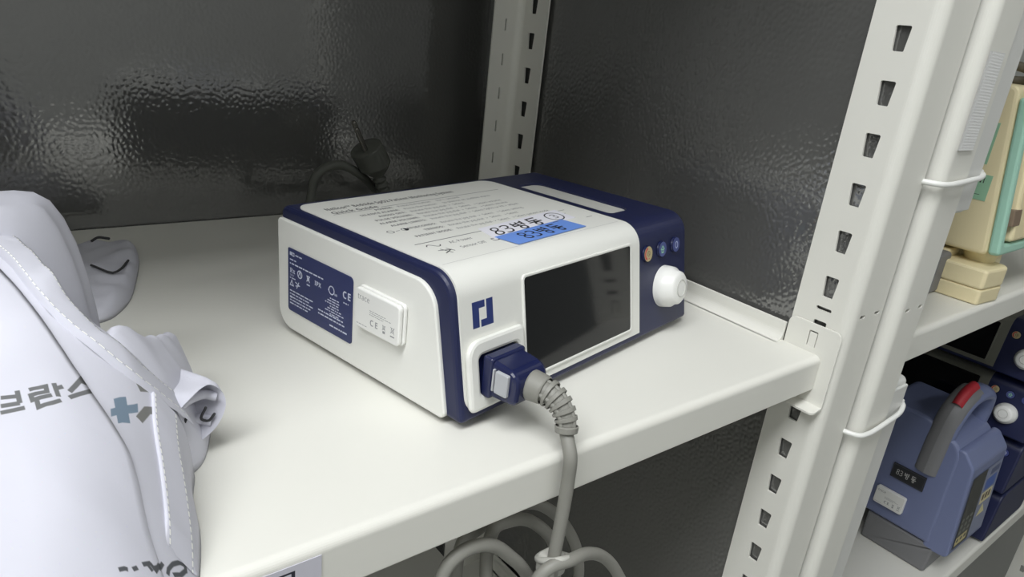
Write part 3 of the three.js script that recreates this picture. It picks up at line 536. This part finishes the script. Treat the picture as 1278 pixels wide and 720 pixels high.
// cloth ribbon laid on the surface: path [x,z], widths, thickness
function ribbon(path, width, H, lift) {
  const c = new THREE.CatmullRomCurve3(path.map(p => new THREE.Vector3(p[0], 0, p[1])), false, 'centripetal'), n = 90, A = 12, pos = [], uv = [], idx = [];
  const len = c.getLength();
  for (let i = 0; i <= n; i++) {
    const p = c.getPointAt(i / n), d = c.getTangentAt(i / n), nx = -d.z, nz = d.x;
    for (let j = 0; j <= A; j++) { const s = j / A * 2 - 1, e = Math.sqrt(Math.max(0, 1 - Math.pow(Math.abs(s), 14))), x = p.x + nx * s * width / 2, z = p.z + nz * s * width / 2; pos.push(x, H(x, z) - 0.0004 + lift * e * Math.min(1, (1 - i / n) * 7), z); uv.push(i / n * len / 0.0206, j / A); }
  }
  for (let i = 0; i < n; i++) for (let j = 0; j < A; j++) { const a = i * (A + 1) + j, b = a + A + 1; idx.push(a, b, a + 1, b, b + 1, a + 1); }
  const g = new THREE.BufferGeometry(); g.setAttribute('position', new THREE.Float32BufferAttribute(pos, 3)); g.setAttribute('uv', new THREE.Float32BufferAttribute(uv, 2)); g.setIndex(idx); g.computeVertexNormals();
  if (g.attributes.normal.getY(40) < 0) { for (let i = 0; i < idx.length; i += 3) { const q = idx[i]; idx[i] = idx[i + 1]; idx[i + 1] = q; } g.setIndex(idx); g.computeVertexNormals(); } return g;
}
{
  const gown = thing('folded_gown', 'folded white hospital gown with grey printed lettering and stitched hems', 'gown', [-0.6, 0, -0.12]);
  const O = new THREE.Vector3(-0.6, 0, -0.12);
  const add = (name, geo, mat, parent = gown) => { const g = Array.isArray(geo) ? merge(geo) : geo; if (parent === gown) g.translate(-O.x, 0, -O.z); else g.translate(-O.x, 0, -O.z); return mesh(name, g, mat, parent); };
  const CW = 2048, CH = Math.round(2048 * (GZ1 - GZ0) / (GX1 - GX0)), kx = CW / (GX1 - GX0), cxp = (x) => (x - GX0) * kx, czp = (z) => (z - GZ0) * kx;
  const LET = [[[-0.5303, -0.0227], [-0.5258, -0.0223]], [[-0.5254, -0.0245], [-0.5253, -0.0196]], [[-0.5307, -0.0196], [-0.5253, -0.0196]], [[-0.5311, -0.0171], [-0.5242, -0.0177]], [[-0.5220, -0.0242], [-0.5169, -0.0252], [-0.5169, -0.0230], [-0.5218, -0.0220], [-0.5216, -0.0201], [-0.5157, -0.0215]], [[-0.5143, -0.0264], [-0.5138, -0.0209]], [[-0.5137, -0.0245], [-0.5118, -0.0252]], [[-0.5204, -0.0197], [-0.5203, -0.0172], [-0.5133, -0.0193]], [[-0.5042, -0.0315], [-0.5101, -0.0235]], [[-0.5059, -0.0290], [-0.5016, -0.0282]], [[-0.5106, -0.0210], [-0.5008, -0.0276]]];
  const CROSS = [[[-0.4959, -0.0272], [-0.4912, -0.0304], [-0.4922, -0.0200], [-0.4966, -0.0174]], [[-0.4979, -0.0224], [-0.4874, -0.0300], [-0.4881, -0.0264], [-0.4984, -0.0192]]];
  const HEX = [[-0.4854, -0.0431], [-0.4843, -0.0383], [-0.4794, -0.0428], [-0.4784, -0.0397], [-0.4769, -0.0370], [-0.4795, -0.0333], [-0.4842, -0.0299], [-0.4884, -0.0236]];
  const BOT = [[[-0.5073, 0.0291], [-0.5055, 0.0286], [-0.5046, 0.0287]], [[-0.5031, 0.0283], [-0.5015, 0.0274]], [[-0.4997, 0.0261], [-0.4969, 0.0247]], [[-0.4983, 0.0253], [-0.4969, 0.0267]], [[-0.4972, 0.0248], [-0.4958, 0.0262], [-0.4927, 0.0222]], [[-0.4967, 0.0259], [-0.4941, 0.0246]], [[-0.4919, 0.0248], [-0.4912, 0.0231], [-0.4893, 0.0210], [-0.4867, 0.0189], [-0.4846, 0.0181], [-0.4848, 0.0197], [-0.4871, 0.0223], [-0.4899, 0.0240]], [[-0.4810, 0.0142], [-0.4816, 0.0172]], [[-0.4821, 0.0153], [-0.4802, 0.0141]]];
  const line = (g, l) => { g.beginPath(); l.forEach((p, i) => i ? g.lineTo(cxp(p[0]), czp(p[1])) : g.moveTo(cxp(p[0]), czp(p[1]))); };
  const speck = (g) => { for (let i = 0; i < 9000; i++) { g.fillStyle = `rgba(${188 + rnd() * 40 | 0},${188 + rnd() * 40 | 0},${198 + rnd() * 40 | 0},0.25)`; g.fillRect(rnd() * CW, rnd() * CH, 2, 2); } };
  const baseTex = canvasTex(CW, CH, (g) => {
    g.fillStyle = 'rgb(208,208,218)'; g.fillRect(0, 0, CW, CH); speck(g);
    g.fillStyle = '#77899a'; for (const l of CROSS) { line(g, l); g.closePath(); g.fill(); }
    g.strokeStyle = '#7b7b78'; g.lineJoin = 'miter'; g.lineWidth = 0.0022 * kx; line(g, HEX); g.stroke();
    g.strokeStyle = '#55575b'; g.lineWidth = 0.0010 * kx; for (const l of BOT) { line(g, l); g.stroke(); }
  });
  const flapTex = canvasTex(CW, CH, (g) => {
    g.fillStyle = 'rgb(208,208,218)'; g.fillRect(0, 0, CW, CH); speck(g);
    g.strokeStyle = '#6e6f70'; g.lineWidth = 0.0015 * kx; g.lineCap = 'butt'; for (const l of LET) { line(g, l); g.stroke(); } g.strokeStyle = '#55575b'; g.lineWidth = 0.0010 * kx; for (const l of BOT) { line(g, l); g.stroke(); }
  });
  const bandTex = canvasTex(512, 256, (g, W, H) => {
    g.fillStyle = 'rgb(208,208,218)'; g.fillRect(0, 0, W, H); for (let i = 0; i < 2500; i++) { g.fillStyle = `rgba(${188 + rnd() * 40 | 0},${188 + rnd() * 40 | 0},${198 + rnd() * 40 | 0},0.25)`; g.fillRect(rnd() * W, rnd() * H, 2, 2); }
    for (const y of [36, 216]) for (let i = 0; i < 8; i++) { g.fillStyle = '#b9bac4'; g.fillRect(i * 64 + 2, y - 2, 60, 16); g.fillStyle = '#f6f6f2'; g.fillRect(i * 64 + 10, y, 44, 11); }
  });
  bandTex.wrapS = THREE.RepeatWrapping;
  const printed = M({ map: baseTex, roughness: 0.95, bumpMap: fine, bumpScale: 0.00003 }), flapM = M({ map: flapTex, roughness: 0.95 }), bandM = M({ map: bandTex, roughness: 0.95 });
  // rear fold, standing to the shelf
  const HA = (x, z) => 0.113 - 0.14 * Math.max(0, x + 0.515) + wrinkle(x, z, 0.8);
  add('rear_fold', lump([[-0.78, -0.162], [-0.62, -0.164], [-0.53, -0.162], [-0.50, -0.159], [-0.490, -0.154], [-0.4815, -0.141], [-0.4855, -0.128], [-0.4870, -0.119], [-0.495, -0.109], [-0.507, -0.101], [-0.53, -0.097], [-0.78, -0.095]], HA, 0.020), clothMat);
  // main folded body, falling to the front and to the right
  const HB = (x, z) => Math.max(0.004, HC(x, z)) + wrinkle(x, z, 0.8);
  add('body_fold', lump([[-0.78, -0.128], [-0.56, -0.130], [-0.526, -0.128], [-0.515, -0.110], [-0.507, -0.094], [-0.501, -0.080], [-0.494, -0.0715], [-0.483, -0.066], [-0.470, -0.060], [-0.464, -0.050], [-0.469, -0.03], [-0.473, -0.005], [-0.479, 0.016], [-0.486, 0.036], [-0.50, 0.052], [-0.56, 0.056], [-0.78, 0.056]], HB, 0.009, { n: 360 }), printed);
  // loose shoulder part bulging out behind the hem
  const HL = (x, z) => Math.max(0.006, HC(x, z)) - 0.0005 + 0.004 * noise.noise(x * 48 + z * 30, z * 62 - x * 18, 9.4) + 0.0015 * noise.noise(x * 120, z * 90, 3.3);
  add('shoulder_fold', lump([[-0.500, -0.056], [-0.4985, -0.070], [-0.4925, -0.0785], [-0.4785, -0.090], [-0.464, -0.117], [-0.451, -0.134], [-0.4435, -0.128], [-0.4430, -0.100], [-0.450, -0.072], [-0.462, -0.050], [-0.480, -0.044]], HL, 0.014, { n: 240 }), clothMat);
  // top layer with the printed lettering
  add('top_layer', lump([[-0.775, -0.105], [-0.56, -0.106], [-0.529, -0.098], [-0.5185, -0.0744], [-0.5102, -0.0503], [-0.5022, -0.0292], [-0.4964, -0.0146], [-0.4930, -0.0050], [-0.4931, 0.0156], [-0.4925, 0.0280], [-0.497, 0.042], [-0.512, 0.048], [-0.56, 0.049], [-0.775, 0.049]], (x, z) => HB(x, z) + 0.0018, 0.0022, { y0: 0.004, n: 360 }), flapM);
  add('hem_band', ribbon([[-0.5205, -0.1120], [-0.5180, -0.1010], [-0.5146, -0.0881], [-0.5091, -0.0695], [-0.5036, -0.0581], [-0.4978, -0.0512], [-0.4920, -0.0473], [-0.4844, -0.0450], [-0.4739, -0.0475], [-0.4660, -0.0525]], 0.0115, (x, z) => Math.max(HB(x, z), HL(x, z)), 0.0034), bandM);
  add('hem_band', ribbon([[-0.4755, -0.0390], [-0.4785, -0.0247], [-0.4803, -0.0099], [-0.4823, 0.0034], [-0.4838, 0.0110], [-0.4858, 0.0180]], 0.0100, HB, 0.0026), bandM);
  // sleeve cuff: scoop with an open mouth
  const RIM = [[-0.4521, 0.0380, -0.0593], [-0.4463, 0.0320, -0.0599], [-0.4455, 0.0260, -0.0585], [-0.4495, 0.0160, -0.0587], [-0.4558, 0.0100, -0.0594], [-0.4661, 0.0080, -0.0571], [-0.4716, 0.0180, -0.0518], [-0.4713, 0.0300, -0.0488], [-0.4642, 0.0380, -0.0492]];
  const rc = new THREE.CatmullRomCurve3(RIM.map(V3), true, 'centripetal'), RN = 72, ctr = new THREE.Vector3(-0.462, 0.024, -0.060);
  const skin = (stages) => { const pos = [], uv = [], idx = []; stages.forEach(([s, dx, dy, dz], k) => { for (let i = 0; i < RN; i++) { const p = rc.getPoint(i / RN), w = 0.0012 * Math.sin(i / RN * 31) * k * 0.5; pos.push(ctr.x + (p.x - ctr.x) * s + dx + w, Math.max(0.0012, ctr.y + (p.y - ctr.y) * s + dy + w), ctr.z + (p.z - ctr.z) * s + dz); uv.push(i / RN * 4, k / 4); } }); for (let k = 0; k < stages.length - 1; k++) for (let i = 0; i < RN; i++) { const a = k * RN + i, b = k * RN + (i + 1) % RN; idx.push(a, a + RN, b, b, a + RN, b + RN); } const g = new THREE.BufferGeometry(); g.setAttribute('position', new THREE.Float32BufferAttribute(pos, 3)); g.setAttribute('uv', new THREE.Float32BufferAttribute(uv, 2)); g.setIndex(idx); g.computeVertexNormals(); return g; };
  const cuff = add('sleeve_cuff', [skin([[1.0, 0, 0, 0], [1.05, -0.001, 0, -0.002], [1.06, -0.004, 0.0, -0.007], [1.04, -0.010, 0, -0.016], [0.98, -0.016, 0, -0.026], [0.9, -0.022, 0, -0.036]]), skin([[1.0, 0, 0, 0], [0.92, -0.001, 0, -0.003], [0.86, -0.004, 0, -0.009], [0.74, -0.008, 0.001, -0.016], [0.5, -0.012, 0.002, -0.022], [0.02, -0.014, 0.002, -0.024]])], clothMat);
  const folds = [tube([[-0.4690, 0.030, -0.0555], [-0.462, 0.031, -0.0610], [-0.4535, 0.0305, -0.0645], [-0.4485, 0.029, -0.0625]], 0.0022, 30, 10), tube([[-0.4695, 0.017, -0.0560], [-0.463, 0.0185, -0.0625], [-0.456, 0.0175, -0.0655], [-0.451, 0.0165, -0.0620]], 0.0026, 30, 10)];
  mesh('inner_fold', merge(folds).translate(-O.x, 0, -O.z), clothMat, cuff);
  const ink = M({ color: sRGB(64, 64, 66), roughness: 0.9 });
  mesh('printed_letter', capped([[-0.4692, 0.0275, -0.0515], [-0.4672, 0.0200, -0.0545], [-0.4642, 0.0265, -0.0540]], 0.0007, 12, 6).translate(-O.x, 0, -O.z), ink, cuff);
  mesh('printed_letter', capped([[-0.4545, 0.0265, -0.0590], [-0.4560, 0.0195, -0.0615], [-0.4530, 0.0180, -0.0610], [-0.4505, 0.0215, -0.0600]], 0.0007, 12, 6).translate(-O.x, 0, -O.z), ink, cuff);
  // sleeve end lying behind, in the shade
  const HS = (x, z) => 0.010 + 0.004 * noise.noise(x * 60, z * 60, 2) ;
  add('sleeve_end', lump([[-0.50, -0.375], [-0.455, -0.383], [-0.424, -0.380], [-0.4225, -0.36], [-0.436, -0.30], [-0.452, -0.255], [-0.47, -0.235], [-0.50, -0.25]], HS, 0.008, { n: 120 }), clothMat);
  mesh('tie', capped([[-0.452, 0.0115, -0.372], [-0.447, 0.0125, -0.376], [-0.440, 0.0115, -0.374]], 0.0011, 10, 6).translate(-O.x, 0, -O.z), ink, gown);
  mesh('tie', capped([[-0.462, 0.0125, -0.312], [-0.452, 0.013, -0.290], [-0.446, 0.0125, -0.297], [-0.437, 0.011, -0.318]], 0.0009, 14, 6).translate(-O.x, 0, -O.z), ink, gown);
}

// ------------------------------------------------------------------ shelf label
{
  const tx = canvasTex(512, 256, (g, W, H) => { g.fillStyle = '#c9c8d2'; g.fillRect(0, 0, W, H); g.strokeStyle = '#1f2330'; g.lineWidth = 12; g.strokeRect(24, 40, W - 118, H - 30); g.lineWidth = 22; strokes(g, [[[.0, .1], [.0, .75], [.45, .75], [.45, .1]], [[0, .42], [.45, .42]], [[.8, 0], [.8, 1]]], 290, 90, 110); });
  const z = 0.0241;
  tag(mesh('shelf_label', card([-0.5000, -0.0052, z], [-0.4335, -0.0052, z], [-0.4335, -0.0265, z], [-0.5000, -0.0265, z], [0, 0, 1], 0.0004), M({ map: tx, roughness: 0.5 })), 'lavender grey label with black frame on the shelf front', 'label');
}

// ------------------------------------------------------------------ strips and ties on the neighbouring upright
{
  const strip = (label, y0, y1) => {
    const t = thing('cable_duct', label, 'cable duct', [0.0765, y0, 0.026]);
    mesh('channel', rbx(-0.0185, 0.0205, 0, y1 - y0, -0.017, 0.015, 0.006, 4), stripGrey, t);
    mesh('lid', rbx(-0.0145, 0.0165, 0.004, y1 - y0 - 0.006, 0.0145, 0.0172, 0.0012, 2), stripGrey, t);
    return t;
  };
  strip('grey-white plastic cable duct tied to the upright above the shelf', 0.105, 0.85);
  strip('white plastic cable duct with rounded top tied to the upright below the shelf', -0.72, -0.040);
  const tie = (label, y, slope) => {
    const t = thing('cable_tie', label, 'cable tie', [0.05, y, 0.03]);
    const pts = [[-0.0415, 0, -0.010], [-0.0420, 0, 0.008], [-0.0375, 0, 0.0170], [-0.028, 0, 0.0195], [0.004, slope * 0.4, 0.0195], [0.035, slope * 0.8, 0.0170], [0.0495, slope, 0.010], [0.0500, slope, -0.012], [0.045, slope, -0.024], [0.0, slope * .5, -0.028], [-0.036, 0, -0.024]];
    mesh('strap', sweepFlat(pts), tieMat, t);
    mesh('lock', rbx(0.043, 0.0515, slope - 0.003, slope + 0.003, 0.004, 0.012, 0.0012), tieMat, t);
  };
  function sweepFlat(pts) { const g = tube(pts, 0.0021, 120, 10, true); return g; }
  tie('white cable tie around the upright and the upper duct', 0.1345, 0.003);
  tie('white cable tie around the upright and the lower duct', -0.071, 0.004);
  const fz = dataTex(128, (u, v) => { const g = Math.min(255, 60 + rnd() * 170 + 24 * Math.sin(v * Math.PI * 2 * 11 + u * 2)); return [g, g, g]; }, 1, 3);
  const velcro = M({ color: sRGB(232, 232, 230), roughness: 0.8, bumpMap: fz, bumpScale: 0.0009 });
  tag(mesh('hook_tape', bx(0.0250, 0.0480, 0.158, 0.2245, 0.0461, 0.0476), velcro), 'white fuzzy hook tape strip stuck on the upright', 'tape');
}

// ------------------------------------------------------------------ beige infusion pump on the neighbouring shelf
{
  const t = thing('infusion_pump', 'beige infusion pump with mint green door frame standing on a clamp', 'pump', [0.25, -0.0018, 0]);
  const bod = prism(fillet([[-0.12, 0.046, 0.006], [0.020, 0.046, 0.006], [0.0, 0.205, 0.008], [-0.12, 0.205, 0.008]]), 0, 0.16, 0.004, 3);
  mesh('body', bod, beige, t);
  // door on the slanted front
  const fr = (g) => { g.rotateX(-0.125); g.translate(0, 0.046, 0.0205); return g; };
  mesh('door_frame', fr(slab(rrect(0.000, 0.160, 0.002, 0.150, 0.004), 0, 0.010, 0.0025, [rrect(0.010, 0.150, 0.012, 0.140, 0.004)])), green, t).userData.label = 'mint green door frame';
  const door = mesh('door', fr(slab(rrect(0.022, 0.148, 0.014, 0.138, 0.004), 0, 0.012, 0.003)), beige, t);
  mesh('door_gap', fr(bx(0.010, 0.022, 0.012, 0.140, 0.001, 0.004)), black, t);
  mesh('sensor_window', fr(rbx(0.012, 0.032, 0.030, 0.046, 0.004, 0.0125, 0.001)), M({ color: sRGB(128, 110, 92), roughness: 0.6 }), door);
  const gl = (y0, y1, z0, z1, lines) => {
    const tex = canvasTex(256, 256, (g) => { g.fillStyle = '#98c3a3'; g.fillRect(0, 0, 256, 256); g.fillStyle = '#2c332f'; if (lines === 1) { for (let i = 0; i < 9; i++) g.fillRect(30 + i * 22, 24, 5 + (i * 7) % 11, 60); g.fillRect(20, 150, 150, 8); g.fillRect(20, 200, 190, 5); } else { g.fillRect(20, 222, 160, 16); g.fillRect(222, 20, 9, 200); } });
    mesh('sticker', card([-0.0001, y1, z0], [-0.0001, y1, z1], [-0.0001, y0, z1], [-0.0001, y0, z0], [-1, 0, 0], 0.0004), M({ map: tex, roughness: 0.5 }), t).userData.label = 'green inventory sticker';
  };
  gl(0.097, 0.1215, -0.032, 0.0030, 1); gl(0.131, 0.170, -0.034, -0.0058, 2);
  // clamp foot
  const foot = slab(fillet([[-0.012, -0.026, 0.004], [0.040, -0.030, 0.012], [0.042, 0.018, 0.010], [-0.012, 0.018, 0.003]]), 0, 0.015, 0.0015); foot.rotateX(-Math.PI / 2); foot.translate(0, 0.0002, 0.004);
  const foot2 = slab(fillet([[-0.012, -0.026, 0.004], [0.040, -0.030, 0.012], [0.042, 0.018, 0.010], [-0.012, 0.018, 0.003]]), 0, 0.020, 0.0025); foot2.rotateX(-Math.PI / 2); foot2.translate(0, 0.0155, 0.004);
  mesh('clamp_foot', [foot, foot2], beige, t);
  const kg = new THREE.LatheGeometry([[0, 0.030], [0.008, 0.0305], [0.014, 0.036], [0.016, 0.044], [0.016, 0.047]].map(p => new THREE.Vector2(...p)), 28); kg.translate(0.030, 0, 0.006); mesh('clamp_screw', kg, beige, t);
  mesh('clamp_bracket', rbx(-0.030, 0.0, 0.0002, 0.042, -0.075, -0.008, 0.004), pumpGrey, t);
  mesh('clamp_arm', rbx(-0.002, 0.030, 0.0002, 0.043, -0.060, -0.012, 0.003), beige, t);
  mesh('rear_foot', rbx(0.060, 0.088, 0.0002, 0.042, -0.030, 0.010, 0.005), beige, t);
  mesh('cord', tube([[0.02, 0.2085, -0.02], [0.05, 0.222, -0.03], [0.09, 0.216, -0.015], [0.13, 0.209, -0.04], [0.10, 0.2085, -0.08], [0.04, 0.213, -0.06], [0.02, 0.2085, -0.09]], 0.0045, 80, 10), M({ color: sRGB(96, 90, 76), roughness: 0.6 }), t);
}
// ------------------------------------------------------------------ blue infusion pump on the lower neighbouring shelf
{
  const t = thing('infusion_pump', 'blue infusion pump with arched carrying handle on a grey base', 'pump', [0.499, -0.4748, 0]);
  mesh('base', prism(fillet([[-0.085, 0.0002, 0.003], [0.010, 0.0002, 0.006], [0.012, 0.045, 0.002], [-0.085, 0.045, 0.002]]), 0.001, 0.110, 0.003), pumpGrey, t);
  mesh('body', prism(fillet([[-0.12, 0.046, 0.006], [0.006, 0.046, 0.006], [0.004, 0.205, 0.030], [-0.05, 0.228, 0.03], [-0.12, 0.228, 0.012]]), 0, 0.118, 0.006, 4), pumpBlue, t);
  const fp = mesh('front_panel', prism(fillet([[-0.004, 0.038, 0.006], [0.0305, 0.040, 0.008], [0.0222, 0.184, 0.012], [0.006, 0.204, 0.010], [-0.004, 0.204, 0.004]]), 0.001, 0.126, 0.0035, 4), pumpBlue, t);
  const tx = canvasTex(512, 768, (g, W, H) => {
    g.fillStyle = '#33342f'; g.fillRect(0, 0, 250, H); g.fillStyle = '#8087a0'; g.fillRect(250, 0, W - 250, H); g.fillStyle = '#4a5478'; g.fillRect(330, 40, 160, 70); g.fillStyle = '#3f5fa8'; g.fillRect(290, 140, 190, 130); g.fillStyle = '#d8cda0'; g.fillRect(280, 290, 200, 130); g.fillStyle = '#5a4a3a'; for (let i = 0; i < 3; i++) g.fillRect(305 + i * 55, 315, 40, 70); g.fillStyle = '#d9d09a'; g.beginPath(); g.moveTo(300, 560); g.lineTo(370, 440); g.lineTo(440, 560); g.fill();
    g.fillStyle = '#6d7068'; for (let j = 0; j < 4; j++) for (let i = 0; i < 3; i++) { g.beginPath(); g.arc(50 + i * 70, 470 + j * 66, 22, 0, 7); g.fill(); } g.fillStyle = '#c6b884'; g.fillRect(16, 650, 190, 90); g.fillStyle = '#40413c'; for (let i = 0; i < 3; i++) { g.beginPath(); g.arc(50 + i * 62, 690, 20, 0, 7); g.fill(); }
  });
  mesh('control_panel', quad([0.011, 0.168, 0.0238], [0.118, 0.168, 0.0238], [0.118, 0.052, 0.0305], [0.011, 0.052, 0.0305]), M({ map: tx, roughness: 0.35 }), fp);
  const hc = new THREE.CatmullRomCurve3([[0.006, 0.150, -0.030], [0.006, 0.205, -0.028], [0.010, 0.240, -0.026], [0.030, 0.262, -0.024], [0.062, 0.268, -0.022], [0.095, 0.258, -0.022], [0.110, 0.235, -0.024], [0.112, 0.205, -0.026]].map(V3));
  const hg = sweep(hc, () => 0.0105, 60, 16, 1.5);
  const hd = mesh('handle', hg, pumpBlue, t);
  mesh('grip', sweep(new THREE.CatmullRomCurve3([[0.0035, 0.150, -0.032], [0.0035, 0.205, -0.030], [0.008, 0.243, -0.028], [0.029, 0.2655, -0.026], [0.050, 0.271, -0.025]].map(V3)), () => 0.0100, 40, 14, 1.6), pumpGrey, hd);
  mesh('warning_label', sweep(new THREE.CatmullRomCurve3([[0.012, 0.2535, -0.026], [0.028, 0.2685, -0.0255], [0.050, 0.2745, -0.025]].map(V3)), (s) => 0.0085, 20, 12, 1.5), red, hd);
  const nt = canvasTex(256, 96, (g) => { g.fillStyle = '#26272b'; g.fillRect(0, 0, 256, 96); g.strokeStyle = '#3a3b42'; g.lineWidth = 5; g.strokeRect(6, 6, 244, 84); g.strokeStyle = '#b9b9b6'; g.fillStyle = '#b9b9b6'; g.font = '50px sans-serif'; g.fillText('83', 34, 66); g.lineWidth = 5; hangulByeong(g, 100, 28, 40); hangulDong(g, 152, 28, 40); });
  mesh('name_plate', card([-0.0002, 0.142, -0.072], [-0.0002, 0.142, -0.026], [-0.0002, 0.119, -0.026], [-0.0002, 0.119, -0.072], [-1, 0, 0], 0.002), M({ map: nt, roughness: 0.4 }), t).userData.label = 'black plate with ward number';
}
{
  const t = thing('tracking_tag', 'small white square tracking tag stuck to the blue pump', 'tag', [0.499, -0.4748, 0]);
  mesh('case', prism(rrect(-0.082, -0.040, 0.070, 0.098, 0.003), -0.007, -0.0002, 0.0012, 3), whiteGloss, t);
  mesh('printed_face', quad([-0.00705, 0.097, -0.081], [-0.00705, 0.097, -0.041], [-0.00705, 0.071, -0.041], [-0.00705, 0.071, -0.081]), M({ map: tagTex, roughness: 0.35 }), t);
}
// four more monitors of the same kind, stacked on the lower shelf and turned to face the uprights
{
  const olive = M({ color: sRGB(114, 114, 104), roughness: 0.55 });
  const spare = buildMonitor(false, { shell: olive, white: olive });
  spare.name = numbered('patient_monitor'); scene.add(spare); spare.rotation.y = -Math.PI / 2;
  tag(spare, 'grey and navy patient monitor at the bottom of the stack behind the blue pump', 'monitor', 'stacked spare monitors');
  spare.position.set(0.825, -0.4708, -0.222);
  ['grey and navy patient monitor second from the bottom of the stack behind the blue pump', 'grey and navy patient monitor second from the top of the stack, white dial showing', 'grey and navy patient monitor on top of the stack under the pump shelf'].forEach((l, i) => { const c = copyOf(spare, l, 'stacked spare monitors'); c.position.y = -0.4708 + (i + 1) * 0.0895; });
}
renderer.render(scene, camera);
